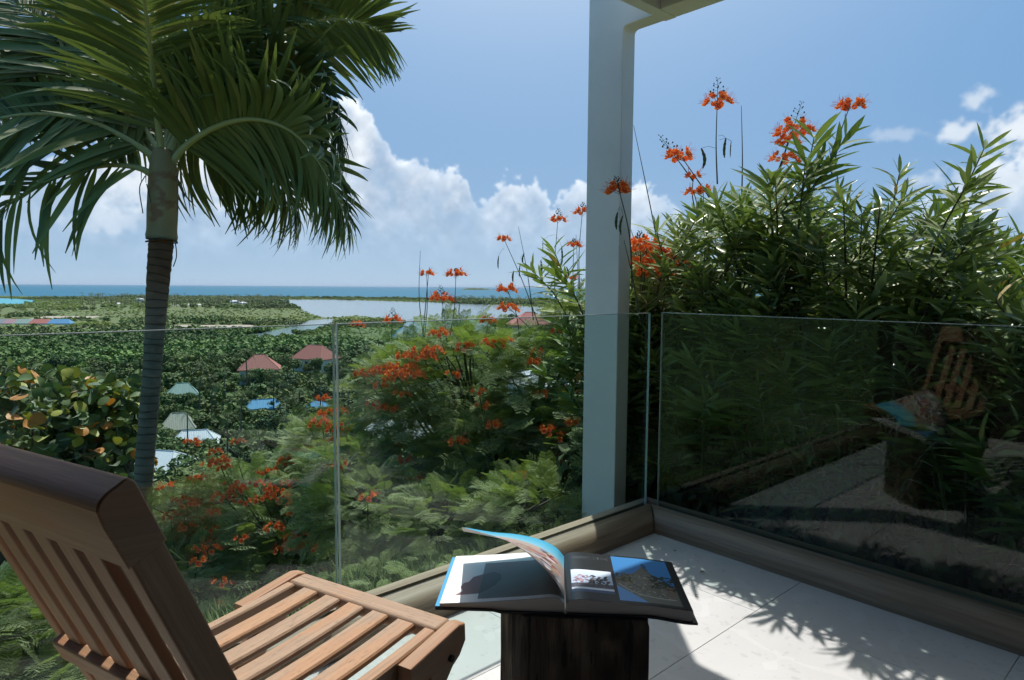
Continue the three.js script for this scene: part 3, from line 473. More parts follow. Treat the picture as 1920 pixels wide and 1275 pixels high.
// ================================================================ FURNITURE
{
  const o = T0('folding_chair', -1.9, 0, 0.461, 0.302); tag(o, 'slatted teak folding chair facing the corner, sun on its seat', 'chair');
  const W = 0.511, w = W / 2, rec = 0.428, ang = Math.atan(rec), hf = 0.442, seatAt = (s) => hf - 0.01 + 0.9 * Math.pow(clamp(-s - 0.26, -0.26, 0.3), 2) * 0.13 - 0.012 * clamp(-s / 0.5, 0, 1);
  // seat: front rail, side rails, curved slats
  const bent = (wid, thick, s0, s1, t, n = 8) => { const g = box(s0 - s1, thick, wid, 0.006, 'x', (s0 + s1) / 2, 0, t), q = g.attributes.position; for (let k = 0; k < q.count; k++) q.setY(k, q.getY(k) + seatAt(q.getX(k)) - thick / 2); g.computeVertexNormals(); return g; };
  const bentSlat = (wid, thick, s0, s1, t) => { const N = 9, b = new MB(), o1 = uvr() * 3, o2 = uvr() * 3; let prev = null; const c = 0.004, prof = [[-wid / 2 + c, 0], [wid / 2 - c, 0], [wid / 2, -c], [wid / 2, -thick + c], [wid / 2 - c, -thick], [-wid / 2 + c, -thick], [-wid / 2, -thick + c], [-wid / 2, -c]]; for (let k = 0; k <= N; k++) { const s = lerp(s0, s1, k / N), row = prof.concat([prof[0]]).map(([z, y], j) => b.v(s, seatAt(s) + y, t + z, [1, 1, 1], s + o1, z + o2 + (y < -c ? 0.3 : 0))); if (prev) for (let j = 0; j < 8; j++) b.quad(prev[j], row[j], row[j + 1], prev[j + 1]); else b.i.push(row[0], row[7], row[1], row[1], row[7], row[6], row[1], row[6], row[2], row[2], row[6], row[5], row[2], row[5], row[3], row[3], row[5], row[4]); prev = row; } b.i.push(prev[0], prev[1], prev[7], prev[1], prev[6], prev[7], prev[1], prev[2], prev[6], prev[2], prev[5], prev[6], prev[2], prev[3], prev[5], prev[3], prev[4], prev[5]); return toCreasedNormals(b.geo(), 0.5); };
  part('front_rail', box(0.066, 0.036, W, 0.012, 'z', -0.031, seatAt(-0.03) - 0.0175, 0), M.teak, o);
  for (let k = 0; k < 5; k++) part('seat_slat', bentSlat(0.054, 0.018, -0.0645, -0.565, -0.164 + k * 0.082), M.teak, o);
  part('seat_rail', bentSlat(0.03, 0.055, -0.0645, -0.57, -w + 0.0155), M.teak, o, 'sunlit narrow seat rail on the far side');
  part('seat_rail', bentSlat(0.034, 0.055, -0.0645, -0.57, w - 0.0175), M.teak_shade, o);
  part('back_seat_rail', box(0.03, 0.05, W - 0.1, 0.006, 'z', -0.572, 0.39, 0), M.teak_shade, o);
  const sideFrame = (t, mat) => {
    const s = new THREE.Shape(); s.moveTo(0.0, hf - 0.012); s.lineTo(0.002, hf - 0.05); s.lineTo(-0.02, hf - 0.075); s.lineTo(-0.048, hf - 0.088); s.lineTo(-0.43, 0.0); s.lineTo(-0.49, 0.0); s.lineTo(-0.125, hf - 0.075); s.lineTo(-0.2, hf - 0.062); s.lineTo(-0.2, hf - 0.024); s.lineTo(-0.02, hf - 0.006);
    return part('side_leg', new THREE.ExtrudeGeometry(s, { depth: 0.028, bevelEnabled: true, bevelSize: 0.005, bevelThickness: 0.005, bevelSegments: 2 }).translate(0, 0, t - 0.014), mat, o);
  };
  for (const s of [-1, 1]) { const g = sideFrame(s * (w + 0.0205), M.teak_shade); const p = part('pivot', new THREE.CylinderGeometry(0.008, 0.008, 0.012, 14).rotateX(Math.PI / 2).translate(-0.06, hf - 0.065, s * (w + 0.0415)), M.rubber, g); }
  // back: two stiles leaning back and running down to the front feet, top rail, slats, bottom rail; built upright and tilted
  const back = (name, geo, mat, label) => { geo.rotateZ(ang); geo.translate(-0.767, 0.982, 0); return part(name, geo, mat, o, label); };
  const Ld = 0.982 / Math.cos(ang);
  for (const s of [-1, 1]) back('back_stile', box(0.056, Ld - 0.12, 0.036, 0.006, 'y', -0.028, -0.115 - (Ld - 0.12) / 2, s * (w - 0.018)), M.teak_shade);
  { const g = new THREE.Shape(); g.moveTo(-0.002, -0.114); g.lineTo(-0.002, -0.012); g.quadraticCurveTo(-0.004, 0, -0.012, 0.0); g.lineTo(-0.03, -0.001); g.quadraticCurveTo(-0.053, -0.002, -0.058, -0.016); g.lineTo(-0.06, -0.04); g.lineTo(-0.058, -0.114);
    const e = new THREE.ExtrudeGeometry(g, { depth: W + 0.004, bevelEnabled: true, bevelSize: 0.003, bevelThickness: 0.003, bevelSegments: 1, curveSegments: 6 }).translate(0, 0, -w - 0.002), p = e.attributes.position, u = e.attributes.uv; for (let k = 0; k < p.count; k++) u.setXY(k, p.getZ(k), p.getY(k) + p.getX(k) * 0.6); back('top_rail', e, M.teak_shade); }
  for (let k = 0; k < 5; k++) back('back_slat', box(0.02, 0.535, 0.05, 0.005, 'y', -0.05, -0.114 - 0.2655, -0.156 + k * 0.078), M.teak_shade);
  back('bottom_rail', box(0.026, 0.052, W - 0.074, 0.006, 'z', -0.064, -0.452, 0), M.teak_shade);
  tubePart('foot_bar', [V(-0.39, 0.1, -w + 0.036), V(-0.39, 0.1, w - 0.036)], 0.011, M.teak_shade, o);
}
const BOOK = [-1.442, 0.724], BTURN = -Math.atan2(0.712, 0.703);
{
  // block of old timber: dark brown, with paler and darker streaks at random
  const o = T0('timber_stool', BOOK[0], 0, BOOK[1], BTURN); tag(o, 'dark block of old timber used as a side table under the book', 'side table');
  const foot = [[-0.105, 0.17], [0.04, 0.174], [0.215, 0.172], [0.222, 0.05], [0.215, -0.13], [0.13, -0.165], [-0.11, -0.165], [-0.17, -0.09], [-0.172, 0.1]], H = 0.402, N = 26, b = new MB(); let prev = null;
  const wood = [0.07, 0.052, 0.038], per = [];
  for (let k = 0; k < foot.length; k++) { const [ax, az] = foot[k], [bx, bz] = foot[(k + 1) % foot.length]; for (let j = 0; j < 8; j++) { const t = j / 8; per.push([lerp(ax, bx, t), lerp(az, bz, t), wood]); } per.push([bx, bz, wood]); }
  const ring = (y, s) => per.map(([x, z, c], j) => { const q = 1 + s + (fbm(j * 0.55, y * 4, 3) - 0.5) * 0.035 - 0.02 * smoothstep(fbm(j * 0.9 + 30, y * 2.5, 2), 0.62, 0.7), m = mix3(mix3(wood, [0.21, 0.165, 0.12], smoothstep(fbm(j * 0.8 + 9, y * 5, 3), 0.46, 0.7)), [0.035, 0.024, 0.018], smoothstep(fbm(j * 0.4 + 60, y * 9, 3), 0.5, 0.72)); return b.v(x * q, y, z * q, m, y, j * 0.02); });
  for (let k = 0; k <= N; k++) { const row = ring(H * k / N - (k === N ? 0 : 0), k === N ? -0.02 : k === 0 ? -0.01 : 0); if (prev) for (let j = 1; j < per.length; j++) b.quad(prev[j - 1], row[j - 1], row[j], prev[j]); prev = row; }
  const side = toCreasedNormals(b.geo(), 0.7); part('block', side, M.old_timber, o);
  const tb = new MB(), cc = tb.v(0.02, H + 0.002, 0, wood, 0, 0), rim = per.map(([x, z]) => tb.v(x * 0.985, H - 0.001, z * 0.985, wood, x, z)); for (let j = 1; j < rim.length; j++) tb.tri(cc, rim[j], rim[j - 1]); part('top_face', tb.geo(), M.old_timber, o);
}
// printed pages
function print(w, h, draw) { const c = document.createElement('canvas'); c.width = w; c.height = h; draw(c.getContext('2d'), w, h); const t = new THREE.CanvasTexture(c); t.colorSpace = THREE.SRGBColorSpace; t.anisotropy = 8; return t; }
const poly = (g, col, pts) => { g.fillStyle = col; g.beginPath(); pts.forEach(([x, y], k) => (k ? g.lineTo(x, y) : g.moveTo(x, y))); g.closePath(); g.fill(); };
function speckle(g, R, n, x0, y0, x1, y1, cols, s0, s1) { for (let k = 0; k < n; k++) { g.fillStyle = cols[Math.floor(R() * cols.length)]; g.beginPath(); g.ellipse(lerp(x0, x1, R()), lerp(y0, y1, R()), lerp(s0, s1, R()), lerp(s0, s1, R()) * 0.6, R() * 3, 0, 6.3); g.fill(); } }
const leftPage = print(1024, 1000, (g, w, h) => {
  g.fillStyle = '#f1f1f0'; g.fillRect(0, 0, w, h);
  g.fillStyle = '#6b6a6c'; g.fillRect(w * 0.30, h * 0.2, w * 0.7, h * 0.74); const q = g.createLinearGradient(w * 0.3, 0, w, 0); q.addColorStop(0, '#63656b'); q.addColorStop(1, '#77706b'); g.fillStyle = q; g.fillRect(w * 0.30, h * 0.2, w * 0.7, h * 0.74);
  poly(g, '#7a4a48', [[w * 0.1, h * 0.86], [w * 0.16, h * 0.78], [w * 0.13, h * 0.7], [w * 0.15, h * 0.62], [w * 0.19, h * 0.6], [w * 0.22, h * 0.5], [w * 0.3, h * 0.45], [w * 0.3, h * 0.84], [w * 0.2, h * 0.85]]);
  poly(g, '#453436', [[w * 0.3, h * 0.45], [w * 0.4, h * 0.41], [w * 0.46, h * 0.47], [w * 0.47, h * 0.58], [w * 0.42, h * 0.7], [w * 0.36, h * 0.78], [w * 0.3, h * 0.84]]);
});
const rightPage = print(1024, 1000, (g, w, h) => {
  const R = rng(12); g.fillStyle = '#15181b'; g.fillRect(0, 0, w, h);
  g.fillStyle = '#5a6066'; for (const [x, y, a, b] of [[0.07, 0.1, 0.16, 0.008], [0.07, 0.13, 0.13, 0.006], [0.27, 0.08, 0.004, 0.075], [0.3, 0.09, 0.012, 0.05], [0.33, 0.11, 0.05, 0.008], [0.385, 0.08, 0.004, 0.075], [0.07, 0.155, 0.2, 0.003]]) g.fillRect(w * x, h * y, w * a, h * b);
  // small inset: bright sky over dark rounded rocks
  let q = g.createLinearGradient(0, h * 0.4, 0, h * 0.84); q.addColorStop(0, '#e4eefb'); q.addColorStop(0.4, '#b9cfe8'); g.fillStyle = q; g.fillRect(w * 0.05, h * 0.4, w * 0.35, h * 0.44);
  speckle(g, R, 40, w * 0.07, h * 0.52, w * 0.2, h * 0.7, ['#a98a98', '#7c6470', '#c3aab6'], 8, 24); speckle(g, R, 50, w * 0.2, h * 0.52, w * 0.37, h * 0.68, ['#3b2d2c', '#56413c', '#2b2323'], 8, 26); g.fillStyle = '#4a4650'; g.fillRect(w * 0.05, h * 0.68, w * 0.35, h * 0.08); speckle(g, R, 40, w * 0.06, h * 0.68, w * 0.39, h * 0.76, ['#6d6a75', '#3a3640'], 4, 14); g.fillStyle = '#dfe6ef'; g.fillRect(w * 0.05, h * 0.77, w * 0.35, h * 0.03); g.fillStyle = '#35507c'; g.fillRect(w * 0.05, h * 0.8, w * 0.35, h * 0.05);
  // large plate: deep blue sky, weathered slope, dark bushes, pale path
  q = g.createLinearGradient(0, 0, 0, h * 0.7); q.addColorStop(0, '#3d86c4'); q.addColorStop(1, '#2f78b8'); g.save(); g.beginPath(); g.rect(w * 0.43, h * 0.03, w * 0.5, h * 0.92); g.clip(); g.fillStyle = q; g.fillRect(w * 0.43, 0, w * 0.52, h);
  poly(g, '#6a6a62', [[w * 0.43, h * 0.5], [w * 0.5, h * 0.45], [w * 0.6, h * 0.38], [w * 0.66, h * 0.28], [w * 0.7, h * 0.2], [w * 0.74, h * 0.33], [w * 0.82, h * 0.5], [w * 0.93, h * 0.6], [w * 0.93, h * 0.95], [w * 0.43, h * 0.95]]);
  speckle(g, R, 260, w * 0.5, h * 0.4, w * 0.85, h * 0.85, ['#8d8d80', '#55564c', '#a9a797', '#3d4134', '#74786a'], 4, 17);
  speckle(g, R, 70, w * 0.44, h * 0.4, w * 0.58, h * 0.58, ['#20301a', '#2d3d1f', '#5d4028', '#75732c'], 8, 20); speckle(g, R, 90, w * 0.72, h * 0.4, w * 0.93, h * 0.66, ['#16211a', '#202d1f', '#0f1913'], 10, 28); speckle(g, R, 14, w * 0.69, h * 0.16, w * 0.73, h * 0.3, ['#10181c', '#1b2428'], 8, 15);
  poly(g, '#5f9bd6', [[w * 0.43, h * 0.66], [w * 0.55, h * 0.8], [w * 0.66, h * 0.95], [w * 0.43, h * 0.95]]); g.strokeStyle = '#a8a79c'; g.lineWidth = 16; g.beginPath(); g.moveTo(w * 0.45, h * 0.62); g.quadraticCurveTo(w * 0.6, h * 0.9, w * 0.9, h * 0.84); g.stroke(); speckle(g, R, 30, w * 0.84, h * 0.6, w * 0.93, h * 0.8, ['#8b4f3a', '#6e4233', '#a86a4c'], 6, 16);
  g.restore();
});
const turnedPage = print(512, 512, (g, w, h) => {
  const R = rng(15), q = g.createLinearGradient(0, 0, 0, h); q.addColorStop(0, '#49b4dd'); q.addColorStop(0.3, '#8ccfea'); q.addColorStop(0.36, '#c4b2a8'); q.addColorStop(1, '#9d8a80'); g.fillStyle = q; g.fillRect(0, 0, w, h);
  for (let k = 0; k < 60; k++) { const x = R() * w, y = h * (0.34 + 0.6 * R()); poly(g, ['#b5485c', '#8d3347', '#e7e3ea', '#5a4030', '#c9a05d', '#d9cfd8', '#3a2c2a', '#7587a8'][Math.floor(R() * 8)], [[x, y], [x + 20 + 60 * R(), y + 10 * R()], [x + 30 + 60 * R(), y + 20 + 20 * R()], [x + 10, y + 18]]); }
});
std('page_left', { map: leftPage, roughness: 0.35 }); std('page_right', { map: rightPage, roughness: 0.28 }); std('page_turned', { map: turnedPage, roughness: 0.3 });
std('paper_edge', { color: rgb(0.55, 0.54, 0.52), roughness: 0.9 }); std('cover_black', { color: rgb(0.012, 0.012, 0.014), roughness: 0.4 }); std('cover_blue', { color: rgb(0.02, 0.32, 0.62), roughness: 0.45 });
{
  const o = T0('open_book', BOOK[0], 0.404, BOOK[1], BTURN); tag(o, 'large open picture book lying on the timber block, one page lifting', 'book');
  const hw = 0.325, hd = 0.154;
  const topL = (t) => curve([[0, 0.03], [0.05, 0.043], [0.12, 0.044], [0.3, 0.037], [0.65, 0.026], [1, 0.018]], t), topR = (t) => curve([[0, 0.03], [0.05, 0.041], [0.14, 0.042], [0.35, 0.037], [0.7, 0.03], [1, 0.019]], t);
  const botL = (t) => 0.006 + (t > 0.55 ? 0.004 : 0), botR = (t) => 0.006 - 0.014 * smoothstep(t, 0.62, 1);
  const sheet = (side, top, n = 24) => { const b = new MB(); let prev = null; for (let k = 0; k <= n; k++) { const t = k / n, x = side * (0.003 + t * hw), u = side < 0 ? 1 - t : t, row = [b.v(x, top(t) + 0.0008, -hd, [1, 1, 1], u, 1), b.v(x, top(t) + 0.0008, hd, [1, 1, 1], u, 0)]; if (prev) b.quad(prev[0], prev[1], row[1], row[0]); prev = row; } return b.geo(); };
  const block = (side, top, bot, n = 24) => { const b = new MB(); for (const z of [-hd, hd]) { let prev = null; for (let k = 0; k <= n; k++) { const t = k / n, x = side * (0.003 + t * hw), row = [b.v(x, bot(t), z), b.v(x, top(t), z)]; if (prev) b.quad(prev[0], prev[1], row[1], row[0]); prev = row; } } const x = side * (0.003 + hw), q = [[-hd, bot(1)], [hd, bot(1)], [hd, top(1)], [-hd, top(1)]].map(([z, y]) => b.v(x, y, z)); b.quad(...q); return b.geo(false); };
  part('left_page', sheet(-1, topL), M.page_left, o); part('right_page', sheet(1, topR), M.page_right, o);
    part('page_block', block(-1, topL, botL), M.paper_edge, o); part('page_block', block(1, topR, botR), M.paper_edge, o);
  const board = (side, bot) => { const b = new MB(), n = 20, W = hw + 0.014, D = hd + 0.006, row = (t, dy, z) => b.v(side * t * W, bot(Math.min(1, t * 1.03)) - 0.0005 + dy, z); let p = null; for (let k = 0; k <= n; k++) { const t = k / n, r = [row(t, 0, -D), row(t, 0, D), row(t, -0.0055, D), row(t, -0.0055, -D)]; if (p) for (let j = 0; j < 4; j++) b.quad(p[j], r[j], r[(j + 1) % 4], p[(j + 1) % 4]); if (k === n) b.quad(...r); p = r; } return b.geo(false); };
  part('cover', board(-1, botL), M.cover_black, o); part('cover', board(1, botR), M.cover_black, o);
  part('blue_endpaper', box(0.013, 0.003, hd * 2 + 0.008, 0.001, 'z', -hw - 0.0085, 0.0122, 0), M.cover_blue, o, 'bright blue endpaper strip showing along the cover edge');
  // a page lifted by the wind
  const far = [[0.003, 0.03], [-0.019, 0.055], [-0.063, 0.078], [-0.135, 0.094], [-0.218, 0.1], [-0.3, 0.112]], near = [[-0.003, 0.045], [-0.023, 0.082], [-0.061, 0.124], [-0.098, 0.158], [-0.151, 0.19], [-0.223, 0.212], [-0.27, 0.224]];
  const cf = new THREE.CatmullRomCurve3(far.map(([x, y]) => V(x, y, -0.15))), cn = new THREE.CatmullRomCurve3(near.map(([x, y]) => V(x, y, 0.15))), b = new MB(); let prev = null;
  for (let k = 0; k <= 28; k++) { const t = k / 28, A = cf.getPoint(t), B = cn.getPoint(t), row = []; for (let j = 0; j <= 8; j++) { const p = A.clone().lerp(B, j / 8); p.y -= 0.012 * Math.sin(Math.PI * j / 8) * t; row.push(b.v(p.x, p.y, p.z, [1, 1, 1], t, 1 - j / 8)); } if (prev) for (let j = 0; j < 8; j++) b.quad(prev[j], prev[j + 1], row[j + 1], row[j]); prev = row; }
  part('lifted_page', b.geo(), M.page_turned, o);
}
// bits of dry leaf on the tiles
std('dry_leaf', { color: rgb(0.12, 0.085, 0.05), roughness: 0.9 });
for (const [px, py, s, label] of [[1262, 1034, 0.02, 'dry leaf scrap on the tiles nearest the kerb corner'], [1312, 1073, 0.025, 'dry curled leaf scrap on the tiles in the twig shadows'], [1232, 1005, 0.012, 'tiny dry petal on the tiles right in the kerb corner'], [1302, 1117, 0.016, 'tiny dry leaf bit on the tiles beside the book edge']]) {
  const d = at(px, py, 1).sub(EYE), p = EYE.clone().addScaledVector(d, -EYE.y / d.y), o = shade(new THREE.Mesh(new MB().leaf(frame(V(0, 0.004, 0), V(1, 0, s * 40)), s, s * 0.55, 4, -0.3, 0.5).geo(), M.dry_leaf)); o.name = numbered('dry_leaf'); o.position.copy(p); scene.add(o); tag(o, label, 'dry leaf');
}

// ================================================================ THE GARDEN
const jit = (R, s) => V((R() - 0.5) * s, (R() - 0.5) * s, (R() - 0.5) * s);
// leaves of a plant: the MOST nearest as parts of their own, the others as one part
function leaves(parent, name, geos, mats, list, most = 300) {
  list.forEach((l) => { l.d = project(l.w ?? V(0, 0, 0).setFromMatrixPosition(l.m).add(parent.position))[2]; });
  list.sort((a, b) => a.d - b.d);
  list.slice(0, most).forEach((l) => { const m = part(name, geos[l.g], mats[l.k], parent); m.matrix.copy(l.m); m.matrix.decompose(m.position, m.quaternion, m.scale); });
  const rest = list.slice(most), cells = {};
  rest.forEach((l) => (cells[l.g + ',' + l.k] ??= []).push(l));
  for (const [key, l] of Object.entries(cells)) { const [g, k] = key.split(',').map(Number); const q = copies('foliage', geos[g], mats[k], l.map((x) => x.m), parent); q.userData.kind = 'stuff'; }
}

// ---------------------------------------------------------------- the palm beyond the glass
foliage('palm_leaf', [0.145, 0.2, 0.036], { roughness: 0.8, clearcoat: 0.3, clearcoatRoughness: 0.42, transmission: 0.34 });
foliage('palm_leaf_dark', [0.095, 0.14, 0.028], { roughness: 0.8, clearcoat: 0.3, clearcoatRoughness: 0.42, transmission: 0.2 });
foliage('palm_leaf_yellow', [0.21, 0.22, 0.055], { roughness: 0.8, clearcoat: 0.25, clearcoatRoughness: 0.45, transmission: 0.26 });
std('palm_rachis', { color: rgb(0.34, 0.35, 0.15), roughness: 0.55 });
std('crownshaft', { map: tex(256, 512, (u, v) => { const n = fbm(u * 4, v * 9, 4), s = smoothstep(fbm(u * 9 + 3, v * 5, 4), 0.52, 0.66); return mix3(mix3([0.24, 0.18, 0.075], [0.38, 0.29, 0.13], n), [0.22, 0.095, 0.035], s * 0.8); }, true, 1, 1), roughness: 0.6 });
std('palm_trunk', { map: tex(1024, 256, (u, v) => { const r = smoothstep(Math.abs(((u * 14 + 0.9 * fbm(u * 8, v * 3, 3)) % 1) - 0.5), 0.4, 0.48), n = fbm(u * 30, v * 10, 4), m = smoothstep(fbm(u * 9 + 4, v * 4, 4), 0.4, 0.65); return mix3(mix3([0.5, 0.47, 0.43], [0.95, 0.9, 0.84], n), [0.4, 0.33, 0.27], 0.5 * m).map((c) => c * (1 - 0.4 * r)); }, true, 1, 1), vertexColors: true, roughness: 0.9, bumpMap: tex(1024, 64, (u, v) => grey(0.7 - 0.7 * smoothstep(Math.abs(((u * 14 + 0.9 * fbm(u * 8, v * 3, 3)) % 1) - 0.5), 0.38, 0.48) + 0.3 * fbm(u * 60, v * 10, 3)), false, 1, 1), bumpScale: 0.012 });
{
  const foot = at(268, 930, 6.0), o = base('palm_tree', V(foot.x - 0.05, landAt(foot.x, foot.z) - 0.1, foot.z)); tag(o, 'tall palm with arching fronds and ringed trunk just beyond the glass', 'palm tree');
  const rel = (p) => p.clone().sub(o.position), R = rng(7);
  const line = new THREE.CatmullRomCurve3([o.position.clone(), at(268, 930, 6), at(276, 810, 6), at(285, 700, 6), at(291, 610, 6), at(297, 520, 6), at(303, 446, 6)].map(rel));
  const trunkPts = []; for (let k = 0; k <= 90; k++) trunkPts.push(line.getPoint(k / 90));
  part('trunk', new MB().tube(trunkPts, (t) => (0.079 + 0.024 * smoothstep(t, 0.5, 1) + 0.004 * Math.sin(t * 190) * Math.sin(t * 53)) * (1 + 0.3 * smoothstep(0.16 - t, 0, 0.16)), 18, (t) => mix3([0.31, 0.26, 0.2], [0.2, 0.115, 0.062], smoothstep(t, 0.62, 0.86))).geo(), M.palm_trunk, o);
  const sh = new THREE.CatmullRomCurve3([at(303, 450, 6), at(304.5, 405, 6), at(306, 350, 6), at(306, 305, 6), at(305, 280, 6)].map(rel)), sp = []; for (let k = 0; k <= 24; k++) sp.push(sh.getPoint(k / 24));
  const collar = part('crownshaft', new MB().tube(sp, (t) => curve([[0, 0.128], [0.05, 0.134], [0.09, 0.125], [0.3, 0.129], [0.6, 0.122], [0.85, 0.1], [1, 0.07]], t), 20).geo(), M.crownshaft, o);
  for (let k = 0; k < 3; k++) { const h = at(303, 452 - k * 5, 6), c = rel(h), ring = []; for (let a = 0; a <= 20; a++) { const q = a / 20 * 6.283; ring.push(V(c.x + Math.cos(q) * (0.127 - k * 0.003), c.y + Math.sin(q * 2 + k) * 0.012, c.z + Math.sin(q) * (0.127 - k * 0.003))); } part('old_sheath_ring', new MB().tube(ring, 0.007, 5, [0.16, 0.1, 0.06]).geo(), M.palm_trunk, collar); }
  // leaflet shapes: long, folded along the rib, hanging by different amounts
  const shapes = [0.08, 0.22, 0.4, 0.62].map((dr, k) => { const b = new MB(), N = 7; let prev = null; for (let s = 0; s <= N; s++) { const t = s / N, w = 0.5 * Math.pow(Math.sin(Math.PI * Math.min(1, 0.06 + 0.94 * Math.pow(t, 0.75)) * 0.98), 0.75), x = t * (1 - dr * 0.25 * t), y = -dr * t * t * (0.6 + 0.4 * t), tw = 0.35 * t * (k % 2 ? 1 : -1), c = 0.85 + 0.25 * t, row = [-1, 0, 1].map((q) => b.v(x, y + (Math.abs(q) * 0.3 - 0.1) * w * 0.06 + q * w * 0.06 * Math.sin(tw), q * w * 0.063 * Math.cos(tw) * (1 - 0.2 * Math.abs(tw)), [c, c, c])); if (prev) { b.quad(prev[0], prev[1], row[1], row[0]); b.quad(prev[1], prev[2], row[2], row[1]); } prev = row; } return b.geo(); });
  const F = [
    // points of the rachis [px, py, depth], leaflet length, hang of the leaflets, material lean
    { p: [[296, 300, 6], [240, 262, 5.9], [170, 228, 5.8], [90, 214, 5.7], [0, 222, 5.6], [-90, 260, 5.5], [-170, 330, 5.4]], l: 0.92, n: 62, hang: 0.12, vee: 0.25, one: 0.4, roll: 0.95 },
    { p: [[283, 326, 5.95], [262, 316, 5.9], [205, 310, 5.85], [100, 335, 5.7], [10, 388, 5.55], [-80, 470, 5.4]], l: 0.82, n: 44, hang: 0.2, vee: 0.1, one: 0.35, roll: 0.75 },
    { p: [[322, 305, 6], [350, 272, 5.95], [400, 240, 5.88], [455, 224, 5.8], [505, 228, 5.74], [552, 250, 5.7], [592, 295, 5.66], [624, 350, 5.64], [648, 405, 5.62]], l: 0.76, n: 74, hang: 0.22, vee: 0.2, one: 1, roll: 0.85 },
    { p: [[318, 282, 6], [370, 185, 6.1], [440, 110, 6.2], [520, 62, 6.25], [600, 38, 6.3], [670, 40, 6.3], [720, 62, 6.3]], l: 0.74, n: 60, hang: 0.12, vee: 0.15, one: 1, roll: 0.8 },
    { p: [[303, 285, 5.98], [293, 200, 5.8], [284, 110, 5.5], [272, 10, 5.1], [258, -100, 4.6], [240, -260, 4.1]], l: 0.78, n: 54, hang: 0.1, vee: 0.45, one: 1 },
    { p: [[296, 280, 6], [235, 185, 6.05], [150, 95, 6.05], [50, 20, 6], [-70, -40, 5.95]], l: 0.85, n: 56, hang: 0.2, vee: 0.2, one: 1, roll: 0.7 },
    { p: [[310, 280, 6.05], [372, 140, 6.3], [440, 30, 6.4], [510, -60, 6.5]], l: 0.75, n: 48, hang: 0.35, vee: 0.25, one: 1 },
    { p: [[302, 280, 6.05], [265, 130, 6.3], [215, 0, 6.5], [170, -110, 6.5]], l: 0.75, n: 50, hang: 0.4, vee: 0.2, one: 1 },
    { p: [[313, 306, 6.1], [355, 266, 6.5], [415, 258, 6.9], [480, 290, 7.2], [530, 350, 7.3], [560, 410, 7.3]], l: 0.78, n: 54, hang: 0.45, vee: 0, one: 1, roll: 0.7 },
    { p: [[300, 292, 6.1], [220, 215, 6.6], [120, 165, 6.9], [20, 160, 7.1], [-70, 200, 7.2]], l: 0.8, n: 54, hang: 0.35, vee: 0.1, one: 1 },
    { p: [[318, 292, 6.02], [390, 195, 6.12], [470, 140, 6.2], [535, 128, 6.2], [585, 155, 6.2], [622, 210, 6.2], [642, 270, 6.2]], l: 0.7, n: 60, hang: 0.3, vee: 0.15, one: 1, roll: 0.6 },
    { p: [[298, 296, 6.05], [215, 205, 6.35], [120, 135, 6.6], [10, 100, 6.8], [-100, 110, 6.9]], l: 0.78, n: 52, hang: 0.3, vee: 0.25, one: 1 },
    { p: [[316, 288, 6.05], [400, 160, 6.3], [490, 60, 6.5], [570, -20, 6.6], [660, -90, 6.7]], l: 0.72, n: 52, hang: 0.35, vee: 0.2, one: 1 },
    { p: [[306, 286, 6.05], [330, 180, 6.2], [355, 80, 6.35], [385, -30, 6.5], [420, -150, 6.6]], l: 0.72, n: 50, hang: 0.35, vee: 0.15, one: 1 },
  ];
  let made = 0; const center = rel(at(305, 285, 6));
  F.forEach((f, fi) => {
    const c = new THREE.CatmullRomCurve3(f.p.map(([x, y, d]) => rel(at(x, y, d)))), pts = []; for (let k = 0; k <= 26; k++) pts.push(c.getPoint(k / 26));
    const fr = part('frond', new MB().tube(pts, (t) => lerp(fi < 5 ? 0.036 : 0.026, 0.005, Math.pow(t, 0.7)), 7).geo(), M.palm_rachis, o), rest = [];
    const fn = Math.round(f.n * (fi === 1 ? 1.1 : 1.75));
    for (let k = 0; k < fn; k++) for (const s of [-1, 1]) {
      const t = 0.1 + 0.9 * (k + R() * 0.7) / fn; if (fi === 1 && t < 0.2) continue; if (f.one < 1 && s < 0 && t < 0.75 && R() > f.one) continue;
      const p = c.getPoint(Math.min(1, t)), T = c.getTangent(Math.min(1, t)).normalize(); let S = T.clone().cross(V(0, 1, 0)); if (S.lengthSq() < 0.04) S = V(1, 0, 0.2); S.normalize(); let U = S.clone().cross(T).normalize();
      const ro = (f.roll ?? 0) + 0.35 * (R() - 0.5), S2 = S.clone().multiplyScalar(Math.cos(ro)).addScaledVector(U, Math.sin(ro)); U = U.multiplyScalar(Math.cos(ro)).addScaledVector(S, -Math.sin(ro)); S = S2;
      const fwd = lerp(0.42, 1.5, Math.pow(t, 3)), d = S.multiplyScalar(s * (1 + 0.25 * (R() - 0.5))).addScaledVector(T, fwd + 0.2 * (R() - 0.5)).addScaledVector(U, f.vee + 0.35 * (R() - 0.5)).add(V(0, -f.hang * (0.6 + 0.8 * R()), 0)).normalize();
      const len = f.l * (0.55 + 0.6 * Math.sin(Math.PI * Math.min(1, 0.16 + 0.8 * t))) * (0.88 + 0.24 * R()) * (t > 0.9 ? 0.8 : 1);
      const m = frame(p, d, U.clone().add(jit(R, 0.7)), len), g = Math.min(3, Math.floor(R() * 2.6 + f.hang * 2.2)), mat = R() < 0.1 ? 'palm_leaf_yellow' : fi > 4 || R() < 0.35 ? 'palm_leaf_dark' : 'palm_leaf';
      if (fi < 4 && made < 300 && (k % 2 || fi === 1)) { made++; const q = part('leaflet', shapes[g], M[mat], fr); m.decompose(q.position, q.quaternion, q.scale); } else rest.push([m, g, mat]);
    }
    const cells = {}; rest.forEach(([m, g, mat]) => (cells[g + mat] ??= [g, mat, []])[2].push(m));
    for (const [g, mat, l] of Object.values(cells)) { const q = copies('leaflets', shapes[g], M[mat], l, fr); q.userData.kind = 'stuff'; }
  });
